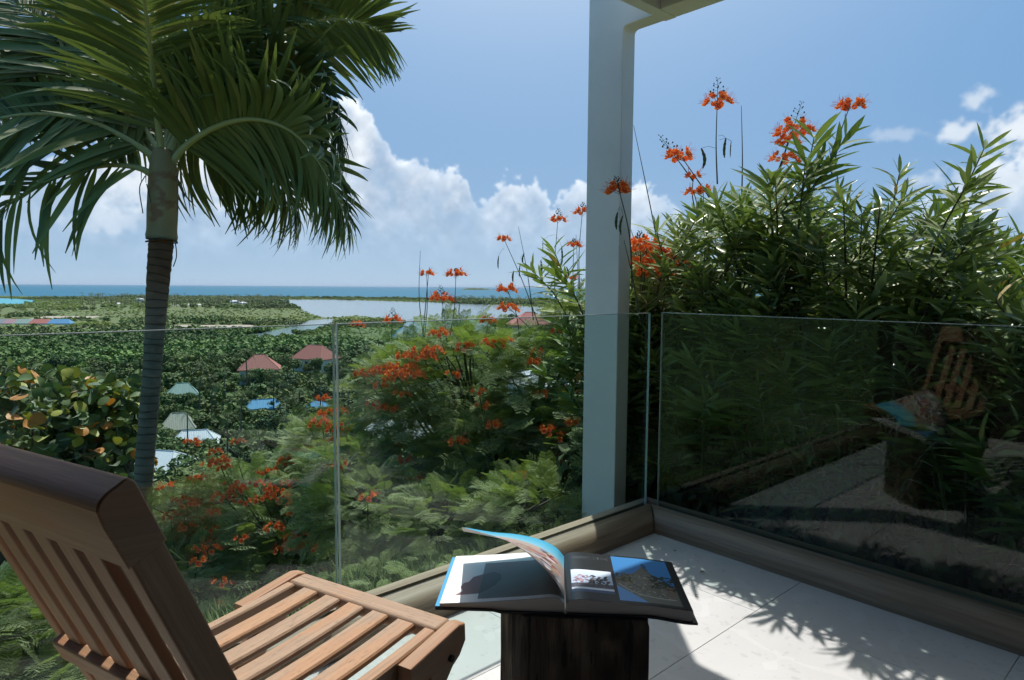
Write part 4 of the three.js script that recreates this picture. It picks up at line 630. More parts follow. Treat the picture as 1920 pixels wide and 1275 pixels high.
  // a few loose fibres and the broken boot on the left of the shaft
  for (const [a, b, c] of [[[272, 330], [262, 350], [268, 400]], [[330, 330], [342, 352], [346, 370]], [[328, 450], [331, 480], [325, 500]], [[275, 345], [283, 380], [286, 400]]]) tubePart('fibre', new THREE.CatmullRomCurve3([a, b, c].map(([x, y]) => rel(at(x, y, 5.88)))).getPoints(8), 0.005, M.bark, o, 4);
}

// ---------------------------------------------------------------- oleanders beyond the near fence
const greenVar = (R, lo = 0.7, hi = 1.3) => lerp(lo, hi, R());
foliage('oleander_leaf', [0.2, 0.3, 0.046], { clearcoat: 0.4, clearcoatRoughness: 0.25, transmission: 0.36 });
foliage('oleander_leaf_dark', [0.14, 0.22, 0.036], { clearcoat: 0.4, clearcoatRoughness: 0.25, transmission: 0.28 });
foliage('oleander_leaf_young', [0.22, 0.3, 0.06], { clearcoat: 0.5, clearcoatRoughness: 0.3, transmission: 0.36 });
foliage('oleander_leaf_old', [0.36, 0.27, 0.05], { clearcoat: 0.2 });
std('oleander_stem', { color: rgb(0.09, 0.075, 0.05), roughness: 0.85 }); std('green_stem', { color: rgb(0.07, 0.1, 0.035), roughness: 0.7 });
{
  const shapes = [0.05, 0.16, 0.3].map((d) => { const m = new THREE.Matrix4(); return new MB().leaf(m, 1, 0.155, 4, d, 0.25, [0.9, 0.9, 0.9], [1.08, 1.08, 1.08], 0.9).geo(); });
  const spots = [[0.62, -0.62, 1.62, 28, 'oleander at the corner behind the column, with orange blooms rising through it'], [0.7, -0.16, 1.92, 40, 'oleander behind the corner pane, second from the column'], [0.72, 0.3, 2.08, 48, 'tallest oleander of the hedge, under the flower with the curved stalk'], [0.66, 0.7, 1.92, 46, 'oleander with long spreading leaves before the dip in the hedge'], [0.75, 1.2, 1.54, 44, 'lower oleander beside the dip in the hedge'], [0.62, 1.62, 1.6, 46, 'oleander nearest the house end of the hedge'], [1.35, -0.25, 1.7, 34, 'oleander in the back row behind the corner pane'], [1.5, 0.75, 1.62, 36, 'oleander in the back row behind the dip in the hedge'], [1.3, 2.1, 1.35, 32, 'oleander in the back row past the glass end']];
  spots.forEach(([lx, lz, H, n, label], bi) => {
    const R = rng(500 + bi), p0 = L(lx, -0.32 - 0.05 * lx, lz), o = base('oleander_shrub', p0); tag(o, label, 'oleander');
    const list = [], stems = [];
    for (let k = 0; k < n; k++) {
      const a = R() * 6.283, sp = 0.14 + 0.6 * Math.sqrt(R()), h = (H + 0.32) * (k < 2 ? 1.02 : 0.5 + 0.5 * R()), big = 0.85 + 0.35 * R() * R(), tip = V(Math.cos(a) * sp, h * (1 - 0.19 * sp), Math.sin(a) * sp);
      // keep clear of the glass
      const tl = toL(tip.clone().add(p0)); if (tl[0] < 0.3) tip.addScaledVector(LX, 0.3 - tl[0]);
      const c = new THREE.CatmullRomCurve3([V(Math.cos(a) * 0.06, 0, Math.sin(a) * 0.06), V(tip.x * 0.35, h * 0.4, tip.z * 0.35), V(tip.x * 0.72, h * 0.76, tip.z * 0.72), tip]);
      const shoots = [[c, 20, 0.84, 1]];
      for (let q = 0; q < 2; q++) { const t = 0.5 + 0.35 * R(), p = c.getPoint(t), a2 = R() * 6.283, e = p.clone().add(V(Math.cos(a2) * 0.2, 0.2 + 0.12 * R(), Math.sin(a2) * 0.2)); if (toL(e.clone().add(p0))[0] < 0.3) continue; shoots.push([new THREE.CatmullRomCurve3([p, p.clone().lerp(e, 0.5).add(V(0, -0.015, 0)), e]), 7, 0.8, 0.9]); }
      for (const [sc, nodes, span, ls] of shoots) {
        stems.push([sc.getPoints(8), k + (ls < 1 ? 1 : 0), ls]); const young = R() < 0.25;
        for (let j = 0; j < nodes; j++) {
          const t = 1 - (j / nodes) * span, q = sc.getPoint(t), T = sc.getTangent(t), twist = j * 1.05 + R(), l0 = ls * big * (0.14 + 0.085 * R()) * (j > 11 ? 0.8 : 1);
          for (let w = 0; w < 3; w++) {
            const b = twist + w * 2.094, side = V(Math.cos(b), 0, Math.sin(b)), up = j === 0 ? 1.5 : j < 4 ? 0.9 : 0.6 - 0.035 * j, d = side.clone().addScaledVector(T, up).add(jit(R, 0.35)).normalize(), gl = toL(q.clone().addScaledVector(d, l0).add(p0));
            if (gl[0] < 0.17 && gl[1] < 1.2) continue;
            list.push({ m: frame(q, d, T.clone().add(jit(R, 0.5)), l0 * (j === 0 ? 0.7 : 1)), w: q.clone().add(p0).addScaledVector(d, 0.1), g: Math.floor(R() * 3), k: young && j < 3 ? 2 : R() < 0.45 ? 1 : R() < 0.02 ? 3 : 0 });
          }
        }
      }
    }
    for (const [pts, k, ls] of stems) tubePart('stem', pts, (t) => lerp(ls < 1 ? 0.0045 : 0.012, 0.0028, t), k % 3 ? M.green_stem : M.oleander_stem, o, 5);
    leaves(o, 'leaf', shapes, [M.oleander_leaf, M.oleander_leaf_dark, M.oleander_leaf_young, M.oleander_leaf_old], list, bi < 6 ? 260 : 0);
  });
}

{
  const b = new MB(), n = 26; let prev = null; const R = rng(321);
  for (let i = 0; i <= n; i++) { const row = []; for (let j = 0; j <= n; j++) { const p = L(0.215 + 3 * i / n, 0, -1.3 + 5 * j / n); row.push(b.v(p.x, groundAt(p.x, p.z) + 0.02 + 0.03 * fbm(i * 0.7, j * 0.7, 3), p.z, [1, 1, 1], p.x, p.z)); } if (prev) for (let j = 1; j <= n; j++) b.quad(prev[j - 1], prev[j], row[j], row[j - 1]); prev = row; }
  const o = shade(new THREE.Mesh(b.geo(), M.soil)); o.name = 'planting_bed'; scene.add(o); tag(o, 'dark soil of the planting bed under the oleander hedge', 'planting bed', null, 'structure');
  const c = crownGeo(331, 260, 0.1, 0.3, 0.3, 0.3, 0.2, 5), l = []; leafy('bed_leaves', [0.06, 0.095, 0.028]);
  for (let k = 0; k < 230; k++) { const p = L(0.45 + 2.4 * R(), 0, -1.1 + 4.6 * R()); p.y = groundAt(p.x, p.z); const s = 0.6 + 0.8 * R(); l.push(new THREE.Matrix4().makeRotationY(R() * 6.3).scale(V(s * 0.8, s, s * 0.8)).setPosition(p)); }
  const g = new THREE.Group(); g.name = 'bed_undergrowth'; scene.add(g); tag(g, 'low dark undergrowth filling the bed between the oleander stems', 'undergrowth', null, 'stuff'); copies('foliage', c, M.bed_leaves, l, g).userData.kind = 'stuff';
}

// ---------------------------------------------------------------- sea grape on the left
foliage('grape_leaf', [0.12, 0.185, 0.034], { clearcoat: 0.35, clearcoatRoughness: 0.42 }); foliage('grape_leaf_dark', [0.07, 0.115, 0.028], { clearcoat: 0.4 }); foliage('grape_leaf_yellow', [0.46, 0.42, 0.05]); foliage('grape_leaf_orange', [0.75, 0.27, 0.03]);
{
  const disc = (fold) => { const b = new MB(), c = b.v(0.5, -0.02, 0, [1.1, 1.1, 1]), n = 12, ring = []; for (let k = 0; k < n; k++) { const a = k / n * 6.283, r = 0.5 * (1 + 0.05 * Math.cos(a * 2)); ring.push(b.v(0.5 + Math.cos(a) * r, fold * Math.abs(Math.sin(a)) * 0.5 - 0.1 * Math.pow(Math.cos(a), 2), Math.sin(a) * r * 1.08, [0.92, 0.92, 0.9])); } for (let k = 0; k < n; k++) b.tri(c, ring[(k + 1) % n], ring[k]); return b.geo(); };
  const shapes = [disc(0.15), disc(0.4), disc(-0.1)];
  const bushes = [[[40, 800, 7.0], [1.0, 0.62, 0.8], 900, 'sea grape shrub with round yellowing leaves, at the picture edge behind the chair'], [[200, 800, 7.6], [0.46, 0.6, 0.6], 620, 'sea grape shrub with round leaves just beside the palm trunk'], [[-60, 900, 6.6], [0.8, 0.7, 0.8], 360, 'shaded sea grape shrub low behind the chair back'], [[150, 900, 7.2], [0.8, 0.5, 0.6], 380, 'dark lower sea grape shrub above the chair back']];
  bushes.forEach(([[px, py, d], [rx, ry, rz], n, label], bi) => {
    const R = rng(700 + bi), c = at(px, py, d), foot = V(c.x, groundAt(c.x, c.z), c.z), o = base('sea_grape', foot); tag(o, label, 'sea grape shrub'); const list = [], cc = c.clone().sub(foot);
    for (let k = 0; k < n; k++) {
      const dir = V(R() * 2 - 1, R() * 2 - 0.9, R() * 2 - 1).normalize(), rr = 0.35 + 0.65 * Math.cbrt(R()), lump = 0.72 + 0.5 * fbm(dir.x * 2 + bi * 9, dir.y * 2 + dir.z * 1.7, 3), q = V(dir.x * rx, dir.y * ry, dir.z * rz).multiplyScalar(rr * lump).add(cc);
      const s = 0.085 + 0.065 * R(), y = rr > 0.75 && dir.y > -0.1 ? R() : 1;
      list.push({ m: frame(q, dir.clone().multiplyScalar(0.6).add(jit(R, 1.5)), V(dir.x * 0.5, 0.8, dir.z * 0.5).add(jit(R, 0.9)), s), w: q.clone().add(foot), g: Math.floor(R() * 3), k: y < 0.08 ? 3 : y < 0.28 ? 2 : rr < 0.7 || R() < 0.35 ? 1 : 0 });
    }
    for (let k = 0; k < 7; k++) { const a = k * 0.9, tip = V(Math.cos(a) * rx * 0.7, ry * (0.1 + 0.5 * R()), Math.sin(a) * rz * 0.7).add(cc); tubePart('branch', [V(0, -0.1, 0), V(tip.x * 0.3, cc.y * 0.5, tip.z * 0.3), tip], (t) => lerp(0.035, 0.008, t), M.bark, o, 6); }
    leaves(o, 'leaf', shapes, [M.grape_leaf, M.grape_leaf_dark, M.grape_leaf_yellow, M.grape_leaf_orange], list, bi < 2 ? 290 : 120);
  });
}

// ---------------------------------------------------------------- flowering shrubs with ferny leaves
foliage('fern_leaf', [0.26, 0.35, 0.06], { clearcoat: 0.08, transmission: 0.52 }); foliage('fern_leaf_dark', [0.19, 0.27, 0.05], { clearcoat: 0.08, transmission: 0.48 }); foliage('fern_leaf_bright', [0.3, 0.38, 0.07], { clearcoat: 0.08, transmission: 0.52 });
phys('petal', { color: rgb(1, 1, 1), vertexColors: true, roughness: 0.85, transmission: 0.3, thickness: 0, side: THREE.DoubleSide }); std('bud', { color: rgb(0.05, 0.08, 0.06), roughness: 0.7 }); foliage('pod', [0.07, 0.11, 0.03], { clearcoat: 0.3 }); std('stalk', { color: rgb(0.075, 0.085, 0.05), roughness: 0.8 });
function fernLeaf(seed) { // one twice-divided leaf, a metre long before scaling
  const R = rng(seed), b = new MB(), N = 8; b.tube([V(0, 0, 0), V(0.5, -0.06, 0), V(1, -0.22, 0)], (t) => lerp(0.009, 0.003, t), 3, [0.8, 0.8, 0.7], false);
  for (let k = 0; k < N; k++) for (const s of [-1, 1]) { const t = 0.14 + 0.84 * k / (N - 1), x = t, y = -0.03 * t - 0.2 * t * t, pl = 0.36 * Math.sin(0.55 + t * 2.05), d = V(0.5, -0.08 - 0.25 * R(), s).normalize(), nl = 8; const v = 0.8 + 0.4 * R();
    for (let j = 0; j < nl; j++) for (const w of [-1, 1]) { const q = V(x, y, 0).addScaledVector(d, pl * (j + 0.6) / nl), ld = d.clone().multiplyScalar(0.55).add(V(w * 0.8, 0.1 * (R() - 0.5), -s * w * 0.25)), m = frame(q, ld, V(0.2 * (R() - 0.5), 1, 0.3 * (R() - 0.5))), l = 0.05 + 0.012 * R(); const o = [[0, 0, 0], [l * 0.6, 0, 0.0195], [l, -0.004, 0], [l * 0.6, 0, -0.0195]].map(([a, e, f]) => { const p = V(a, e, f).applyMatrix4(m); return b.v(p.x, p.y, p.z, [v, v, v * 0.9]); }); b.quad(...o); } }
  return b.geo(false);
}
const ferns = [fernLeaf(1), fernLeaf(2), fernLeaf(3)], fernMats = [M.fern_leaf, M.fern_leaf_dark, M.fern_leaf_bright];
function flowerGeo(seed) { // five crinkled petals and long stamens, about 5 cm
  const R = rng(seed), b = new MB();
  for (let k = 0; k < 5; k++) { const a = k * 1.2566 + 0.3 * (R() - 0.5), d = V(Math.cos(a), 0.35 + 0.5 * R(), Math.sin(a)).normalize(), m = frame(V(0, 0, 0), d, V(0, 1, 0)), n = 4; let prev = null; const yel = R() * 0.75;
    for (let j = 0; j <= n; j++) { const t = j / n, w = 0.0135 * Math.sin(Math.PI * (0.12 + 0.8 * t)) * (k === 0 ? 0.6 : 1.15), row = [-1, -0.4, 0.4, 1].map((s, i) => { const edge = Math.max(Math.abs(s) > 0.5 ? 0.75 : 0, t > 0.9 ? 0.8 : 0) * yel * 1.6, c = mix3([0.9, 0.12, 0.035], [1, 0.58, 0.07], clamp(edge + 0.16, 0, 1)), p = V(0.004 + 0.024 * t, 0.003 * Math.sin(9 * t + i * 2 + k) + 0.004 * t, s * w + 0.002 * Math.sin(i * 3 + j)).applyMatrix4(m); return b.v(p.x, p.y, p.z, c); }); if (prev) for (let i = 0; i < 3; i++) b.quad(prev[i], prev[i + 1], row[i + 1], row[i]); prev = row; } }
  for (let k = 0; k < 6; k++) { const a = R() * 6.283, d = V(Math.cos(a) * 0.5, 1, Math.sin(a) * 0.5).normalize(); b.tube([V(0, 0, 0), d.clone().multiplyScalar(0.028), d.clone().multiplyScalar(0.052).add(V(0.006 * Math.cos(a), 0, 0.006 * Math.sin(a)))], 0.0005, 3, [0.75, 0.06, 0.03], false); }
  return b.geo(false);
}
const flowers = [0, 1, 2, 3].map((k) => flowerGeo(30 + k));
// a flower head on top of a stalk: stalk, open flowers as a ring, buds as a spike above
function flowerHead(parent, pts, size, n, R, spike, ring = true) {
  const line = new THREE.CatmullRomCurve3(pts), h = part('flower_head', new MB().tube(line.getPoints(10), (t) => lerp(0.005, 0.0022, t), 5).geo(), M.stalk, parent), tip = pts[pts.length - 1], T = line.getTangent(1);
  const ped = new MB();
  for (let k = 0; k < n; k++) { const a = k * 2.4 + R() * 0.6, f = Math.sqrt((k + 0.5) / n); size *= k ? 1 : 1.05; const q = tip.clone().add(V(Math.cos(a) * size * (0.35 + 0.65 * f), (0.45 - f) * size * 0.75 + 0.25 * size * (R() - 0.5), Math.sin(a) * size * (0.35 + 0.65 * f))); ped.tube([tip.clone().addScaledVector(T, -size * 0.8 * f), q.clone().lerp(tip, 0.35), q], 0.0009, 3, [1, 1, 1], false);
    const m = part('flower', flowers[Math.floor(R() * 4)], M.petal, h), d = V(Math.cos(a), 0.5 + 0.6 * R(), Math.sin(a) + 0.4); frame(q, V(-Math.sin(a), 0.2, Math.cos(a)), d, 0.82 + 0.36 * R()).decompose(m.position, m.quaternion, m.scale); }
  if (spike) { const bt = new MB(), N = 18; bt.tube([tip, tip.clone().addScaledVector(T, spike)], (t) => lerp(0.0022, 0.0008, t), 4); for (let k = 0; k < N; k++) { const t = k / N, a = k * 2.4, c = tip.clone().addScaledVector(T, spike * t), w = spike * 0.33 * (1 - t) + 0.008, e = c.clone().add(V(Math.cos(a) * w, 0.3 * w, Math.sin(a) * w)); bt.tube([c, e], 0.0008, 3, [1, 1, 1], false); const r = 0.0075 * (1 - 0.6 * t); bt.tube([e, e.clone().add(V(0, r * 0.9, 0)), e.clone().add(V(0, r * 1.9, 0))], [r * 0.5, r, r * 0.25], 5); } part('bud_spike', bt.geo(), M.bud, h); }
  part('flower_stems', ped.geo(), M.stalk, h);
  return h;
}
const podGeo = [0, 1].map((k) => { const b = new MB(), n = 10; let prev = null; for (let j = 0; j <= n; j++) { const t = j / n, w = 0.0085 * Math.pow(Math.sin(Math.PI * (0.04 + 0.93 * t)), 0.5) * (1 + 0.16 * Math.sin(t * 26)), bend = (k ? 0.018 : -0.008) * Math.sin(t * 2.6), row = []; for (let s = 0; s < 6; s++) { const a = s / 6 * 6.283; row.push(b.v(bend + Math.cos(a) * w, -t * 0.1, Math.sin(a) * w * 0.4)); } if (prev) for (let s = 0; s < 6; s++) b.quad(prev[s], prev[(s + 1) % 6], row[(s + 1) % 6], row[s]); prev = row; } return b.geo(); });
function pod(parent, from, to, k, s) { const w = from.clone().lerp(to, 0.5).add(V(0, 0.012, 0)), m = part('seed_pod', podGeo[k], M.pod, parent); m.position.copy(to); m.scale.setScalar(s); m.rotation.y = k * 2 + to.x * 9; part('pod_stem', new MB().tube([from, w, to], 0.0012, 3).geo(), M.stalk, m.parent); }
// a shrub: foot on the ground, several uneven leafy lobes, stems into them, heads and pods at their places
function shrub(seed, label, lobes, heads, { leaf = 0.185, pods = [], bare = [], bright = 0.15, cat = 'flowering shrub', name = 'flowering_shrub', footAt, scatter = 0 } = {}) {
  const R = rng(seed), cs = lobes.map(([px, py, d]) => at(px, py, d)), mid = footAt ?? cs.reduce((s, c) => s.add(c), V(0, 0, 0)).multiplyScalar(1 / cs.length), foot = V(mid.x, groundAt(mid.x, mid.z) - 0.05, mid.z), o = base(name, foot); tag(o, label, cat);
  const list = [[], [], [], [], [], [], [], [], []];
  lobes.forEach(([px, py, d, rx, ry, n], li) => {
    const c = cs[li].clone().sub(foot), ns = Math.max(3, Math.round(n / 40));
    const tips = []; for (let k = 0; k < ns; k++) { const a = R() * 6.283, tip = c.clone().add(V(Math.cos(a) * rx * 0.75 * R(), ry * (0.2 + 0.7 * R()), Math.sin(a) * rx * 0.75 * R())); tips.push(tip); tubePart('stem', new THREE.CatmullRomCurve3([V(jit(R, 0.2).x, 0, jit(R, 0.2).z), V(lerp(0, tip.x, 0.35), tip.y * 0.35, lerp(0, tip.z, 0.35)), c.clone().lerp(tip, 0.35), tip]).getPoints(8), (t) => lerp(0.018, 0.004, t), M.oleander_stem, o, 5); }
    for (let k = 0; k < n * 1.5; k++) {
      const dir = V(R() * 2 - 1, R() * 2 - 0.85, R() * 2 - 1).normalize(), rr = 0.45 + 0.55 * Math.sqrt(R()), lump = 0.6 + 0.75 * fbm(dir.x * 2.2 + seed, dir.y * 2.2 + dir.z * 2, 3), q = V(dir.x * rx, dir.y * ry, dir.z * rx).multiplyScalar(rr * lump).add(c), wl = toL(q.clone().add(foot)), s = leaf * (0.7 + 0.6 * R());
      if (wl[2] > -0.3 && wl[0] < 0.35) continue;
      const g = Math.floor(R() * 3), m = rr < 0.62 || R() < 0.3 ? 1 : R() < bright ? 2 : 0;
      list[g * 3 + m].push(frame(q, V(dir.x, dir.y * 0.5 + 0.05, dir.z).add(jit(R, 1.1)), V(0, 1, 0).addScaledVector(dir, 0.4).add(jit(R, 0.7)), s));
    }
  });
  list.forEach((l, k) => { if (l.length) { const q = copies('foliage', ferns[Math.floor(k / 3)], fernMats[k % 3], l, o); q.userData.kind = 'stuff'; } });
  const near = (p) => cs.reduce((b, c) => (c.distanceTo(p) < b.distanceTo(p) ? c : b), cs[0]);
  for (let k = 0; k < scatter; k++) { const [lx, ly, ld, rx, ry] = lobes[k % lobes.length], a = R() * 6.283, q = 0.85 * Math.sqrt(R()); heads.push([lx + Math.cos(a) * q * rx * FOCAL / ld, ly + Math.sin(a) * q * ry * FOCAL / ld - 12, ld, 0.035 + 0.025 * R(), 4 + Math.floor(R() * 5)]); }
  heads.forEach(([px, py, d0, size, n, spike, fx, fy]) => { let d = d0; if (fx === undefined) for (const [lx, ly, ld, rx, ry] of lobes) { const q = 1 - ((px - lx) * ld / FOCAL / rx) ** 2 - ((py - ly) * ld / FOCAL / ry) ** 2; if (q > 0) d = Math.min(d, ld - rx * Math.sqrt(q) - 0.06); }
    const p = at(px, py, d), f = fx !== undefined ? at(fx, fy, d) : p.clone().lerp(near(p), 0.45).add(V(0, -0.16, 0)), m = p.clone().lerp(f, 0.5).add(jit(R, 0.05)); flowerHead(o, [f, m, p].map((q) => q.clone().sub(foot)), size, n, R, spike ?? 0); });
  pods.forEach(([px, py, d, fx, fy, k, s]) => pod(o, at(fx, fy, d).sub(foot), at(px, py, d).sub(foot), k, s));
  bare.forEach((pts) => tubePart('bare_stalk', new THREE.CatmullRomCurve3(pts.map(([x, y, d]) => at(x, y, d).sub(foot))).getPoints(10), (t) => lerp(0.0055, 0.0015, t), M.stalk, o, 5));
  return o;
}
shrub(11, 'large ferny shrub with orange flower heads and pods between the glass joint and the column',
  [[880, 735, 5.9, 0.95, 0.66, 700], [1010, 738, 5.8, 0.62, 0.46, 420], [765, 735, 6.1, 0.55, 0.42, 260], [940, 880, 5.6, 0.9, 0.55, 560], [1065, 860, 5.4, 0.5, 0.6, 320], [1078, 615, 5.7, 0.2, 0.24, 110]],
  [[800, 511, 6.0, 0.045, 7, 0, 795, 640], [855, 510, 5.8, 0.075, 16, 0.03, 842, 640], [828, 556, 5.8, 0.09, 22, 0.1, 840, 660], [944, 446, 5.8, 0.05, 8, 0, 1010, 610], [1046, 410, 5.8, 0.055, 9, 0.09, 1042, 600], [1092, 396, 5.8, 0.06, 10, 0.08, 1088, 560], [1076, 458, 5.8, 0.05, 9, 0.05, 1085, 600], [1071, 520, 5.8, 0.05, 4, 0, 1080, 620], [950, 540, 5.8, 0.08, 16, 0, 975, 640], [952, 575, 5.8, 0.08, 14], [916, 600, 5.7, 0.06, 12], [736, 597, 6.1, 0.075, 12, 0.1, 740, 680], [669, 607, 6.2, 0.05, 9, 0, 690, 690], [822, 622, 5.8, 0.07, 12], [925, 640, 5.7, 0.09, 12], [872, 645, 5.8, 0.05, 6], [1042, 640, 5.7, 0.07, 7], [790, 662, 5.7, 0.1, 24], [812, 655, 5.7, 0.07, 14], [760, 690, 5.7, 0.1, 22], [720, 690, 5.8, 0.09, 20], [690, 697, 5.8, 0.07, 14], [775, 700, 5.7, 0.08, 16], [740, 705, 5.7, 0.08, 16], [675, 700, 5.8, 0.05, 8], [945, 635, 5.6, 0.05, 6], [1068, 730, 5.5, 0.06, 6], [700, 755, 5.8, 0.05, 5], [735, 765, 5.8, 0.05, 5], [850, 700, 5.6, 0.05, 4], [740, 835, 5.6, 0.05, 7], [760, 860, 5.6, 0.05, 7], [715, 845, 5.6, 0.05, 4]],
  { scatter: 26, pods: [[935, 480, 5.8, 945, 465, 0, 1.1], [1018, 450, 5.8, 1040, 440, 1, 1.1], [1014, 488, 5.8, 1040, 470, 0, 1.3], [1053, 462, 5.8, 1044, 445, 0, 1.6], [1062, 500, 5.8, 1046, 500, 1, 1], [975, 497, 5.8, 985, 520, 0, 1], [963, 508, 5.8, 975, 520, 0, 1], [983, 475, 5.8, 975, 485, 1, 0.9], [830, 578, 5.8, 840, 600, 0, 1], [862, 570, 5.8, 846, 590, 1, 1.1]],
    bare: [[[1000, 600, 5.8], [990, 520, 5.8], [972, 425, 5.8]], [[795, 640, 6.0], [786, 560, 6.0], [788, 470, 6.0]], [[792, 640, 6.0], [800, 550, 6.0], [805, 500, 6.0]], [[1090, 640, 5.8], [1085, 540, 5.8], [1080, 440, 5.8]]] });
shrub(12, 'wide low ferny shrub covered with orange red flowers beside the palm trunk',
  [[480, 950, 6.4, 0.85, 0.4, 480], [610, 880, 6.3, 0.42, 0.52, 260], [360, 995, 6.2, 0.6, 0.4, 300], [560, 1020, 5.9, 0.8, 0.4, 320], [350, 1100, 5.6, 0.7, 0.4, 260]],
  [[612, 772, 6.2, 0.07, 14], [600, 790, 6.2, 0.08, 16], [632, 800, 6.2, 0.09, 18], [620, 830, 6.2, 0.08, 14], [648, 815, 6.2, 0.05, 8], [540, 860, 6.3, 0.08, 15], [590, 848, 6.3, 0.09, 16], [560, 845, 6.3, 0.06, 10], [510, 882, 6.3, 0.06, 10], [495, 884, 6.3, 0.05, 6], [410, 862, 6.3, 0.08, 16], [403, 845, 6.3, 0.05, 7], [420, 875, 6.3, 0.05, 8], [520, 912, 6.2, 0.1, 20], [530, 925, 6.2, 0.07, 12], [420, 928, 6.2, 0.09, 16], [445, 915, 6.2, 0.07, 10], [352, 940, 6.2, 0.08, 14], [445, 826, 6.4, 0.05, 7], [360, 826, 6.5, 0.06, 9], [310, 910, 6.3, 0.07, 10], [365, 895, 6.3, 0.05, 7], [390, 870, 6.4, 0.05, 5], [556, 957, 6, 0.05, 10], [515, 985, 6, 0.06, 10], [350, 985, 6, 0.05, 7], [320, 965, 6, 0.06, 7], [395, 990, 6, 0.04, 4], [600, 870, 6.2, 0.06, 9], [460, 940, 6.1, 0.05, 5], [605, 745, 6.4, 0.05, 7], [640, 770, 6.3, 0.05, 6], [580, 880, 6.2, 0.05, 6], [480, 905, 6.2, 0.05, 6], [640, 920, 6, 0.05, 5], [545, 900, 6.1, 0.05, 5]], { leaf: 0.18, bright: 0.3, scatter: 40 });
shrub(13, 'ferny shrub with red orange flowers in the corner between column and oleanders',
  [[1235, 560, 4.3, 0.26, 0.2, 170], [1210, 680, 4.3, 0.3, 0.4, 260], [1260, 640, 4.5, 0.3, 0.3, 160], [1190, 850, 4.2, 0.25, 0.4, 130]],
  [[1160, 352, 3.47, 0.05, 13, 0.06, 1185, 545], [1213, 462, 3.85, 0.085, 18, 0, 1210, 580], [1238, 478, 3.85, 0.08, 18, 0, 1225, 580], [1200, 452, 3.85, 0.05, 9, 0.06, 1205, 560], [1222, 505, 3.85, 0.08, 16, 0, 1215, 590], [1205, 490, 3.85, 0.06, 12, 0, 1205, 590], [1282, 498, 3.85, 0.035, 4, 0, 1260, 590], [1245, 508, 3.85, 0.04, 7, 0, 1240, 590]],
  { leaf: 0.19, bright: 0.35, pods: [[1158, 398, 3.47, 1164, 388, 0, 0.9], [1168, 404, 3.47, 1164, 392, 1, 1]], bare: [[[1245, 520, 4], [1222, 400, 4], [1188, 235, 4]], [[1215, 560, 4.1], [1195, 470, 4.1], [1183, 430, 4.1]], [[1200, 600, 3.55], [1186, 520, 3.5], [1170, 450, 3.47]]], footAt: L(0.55, 0, -0.9) });
shrub(14, 'tall slender flower stalks with bud spikes and pods standing up through the oleanders',
  [[1400, 410, 4.6, 0.2, 0.1, 12], [1320, 400, 4.6, 0.18, 0.09, 12], [1420, 470, 4.7, 0.4, 0.25, 36]],
  [[1345, 186, 4, 0.07, 16, 0.13, 1345, 345], [1275, 290, 4, 0.07, 12, 0, 1330, 370], [1262, 288, 4.02, 0.03, 4, 0.14, 1300, 340], [1488, 238, 4.05, 0.1, 24, 0.16, 1455, 330], [1478, 262, 4.05, 0.06, 10], [1470, 292, 4.05, 0.07, 14, 0, 1460, 360], [1595, 194, 4, 0.065, 16, 0, 1565, 310], [1300, 330, 4, 0.035, 4], [1300, 358, 4, 0.04, 5], [1318, 355, 4, 0.03, 3]],
  { leaf: 0.2, bright: 0.3, pods: [[1361, 259, 4, 1347, 255, 0, 1.15], [1371, 264, 4, 1349, 262, 1, 0.95], [1315, 278, 4, 1342, 278, 1, 1.2]], bare: [[[1390, 400, 4.1], [1392, 300, 4.1], [1390, 198, 4.1]], [[1560, 330, 4], [1558, 300, 4], [1555, 275, 4]]], footAt: L(0.95, 0, -0.1) });
shrub(15, 'green ferny shrub without flowers filling the slope before the glass joint',
  [[690, 965, 4.7, 0.46, 0.25, 340], [850, 975, 4.5, 0.48, 0.2, 320], [1000, 955, 4.3, 0.4, 0.2, 250], [650, 900, 5.3, 0.42, 0.28, 280]], [[690, 930, 4.6, 0.04, 4], [640, 870, 5.3, 0.05, 5]], { leaf: 0.135, bright: 0.4, cat: 'shrub', name: 'ferny_shrub' });
shrub(16, 'bright green ferny ground shrub low behind the chair back',
  [[30, 1160, 2.75, 0.28, 0.14, 260], [100, 1225, 2.65, 0.2, 0.12, 160], [-60, 1190, 2.6, 0.3, 0.16, 160], [60, 1290, 2.5, 0.3, 0.14, 160]], [], { leaf: 0.12, bright: 0.75, cat: 'shrub', name: 'ferny_shrub' });
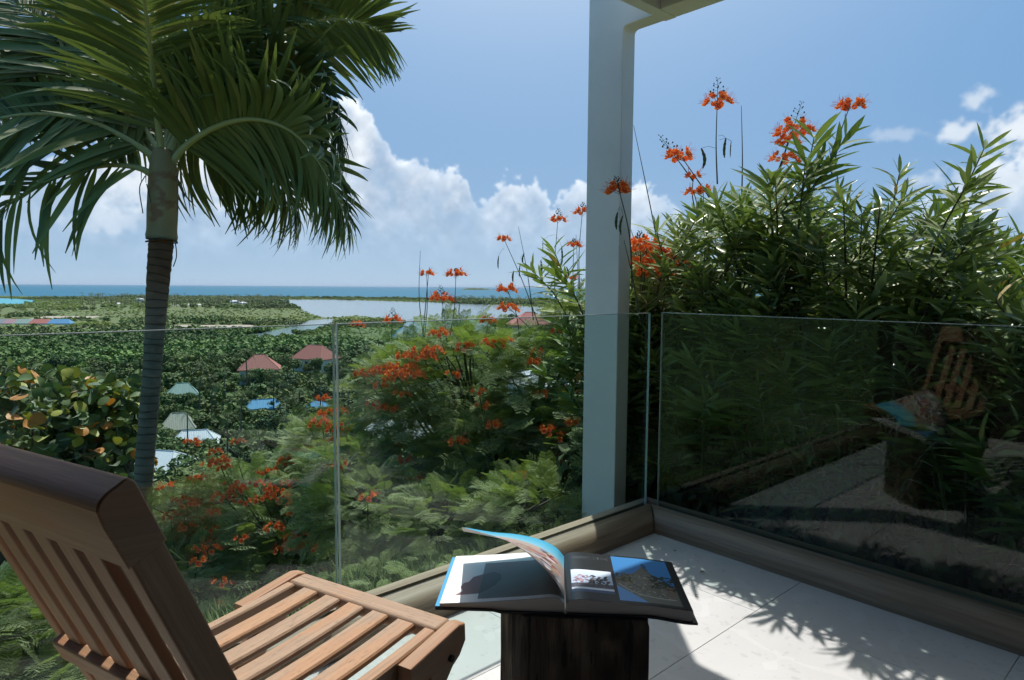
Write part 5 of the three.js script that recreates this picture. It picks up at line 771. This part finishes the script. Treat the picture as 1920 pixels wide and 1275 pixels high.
// grass on the bank outside the glass
{
  const R = rng(88), tuft = [0, 1].map((q) => { const b = new MB(), r = rng(60 + q); for (let k = 0; k < 16; k++) { const a = r() * 6.283, d = V(Math.cos(a) * (0.25 + 0.5 * r()), 1, Math.sin(a) * (0.25 + 0.5 * r())); b.leaf(frame(V(Math.cos(a) * 0.05 * r(), 0, Math.sin(a) * 0.05 * r()), d, V(-Math.cos(a), 0.3, -Math.sin(a))), 0.07 + 0.09 * r(), 0.009, 3, 0.35, 0.1, [0.75, 0.75, 0.65], [1.1, 1.1, 1], 0.4); } return b.geo(false); }), ls = [[], []];
  leafy('grass_blade', [0.1, 0.16, 0.038]);
  for (let k = 0; k < 6500; k++) { const lx = -4.5 + 5.6 * R(), lz = -0.42 - 3.9 * R(), p = L(lx, 0, lz); p.y = groundAt(p.x, p.z) - 0.01; const s = 0.6 + 0.7 * R(); ls[k % 2].push(new THREE.Matrix4().makeRotationY(R() * 6.3).scale(V(s, s * (0.7 + 0.6 * R()), s)).setPosition(p)); }
  const o = new THREE.Group(); o.name = 'grass'; scene.add(o); tag(o, 'rough grass and low ferny growth on the bank outside the glass balustrade', 'grass', null, 'stuff');
  const low = [[], [], []]; for (let k = 0; k < 2600; k++) { const lx = -4.2 + 4.6 * R(), lz = -0.62 - 2.6 * Math.pow(R(), 0.8), p = L(lx, 0, lz); if (fbm(lx * 1.7 + 8, lz * 1.7, 3) < 0.46) continue; p.y = groundAt(p.x, p.z) + 0.03 + 0.09 * R(); const a = R() * 6.283; low[k % 3].push(frame(p, V(Math.cos(a), 0.15 + 0.5 * R(), Math.sin(a)), V(0, 1, 0).add(jit(R, 0.5)), 0.07 + 0.05 * R())); }
  low.forEach((l, k) => { copies('ground_fern', ferns[k], fernMats[k % 2], l, o).userData.kind = 'stuff'; });
  ls.forEach((l, k) => { const q = copies('blades', tuft[k], M.grass_blade, l, o, (i) => { const v = 0.6 + 0.7 * hash2(i, k + 3); return rgb(v * 1.1, v, v * 0.8); }); q.userData.kind = 'stuff'; });
}

// ---------------------------------------------------------------- draw
const renderer = new THREE.WebGLRenderer({ antialias: true });
renderer.toneMapping = THREE.LinearToneMapping; renderer.toneMappingExposure = EXPOSURE;
renderer.shadowMap.enabled = true; renderer.shadowMap.type = THREE.PCFSoftShadowMap;
renderer.setSize(1024, 680);
renderer.render(scene, camera);
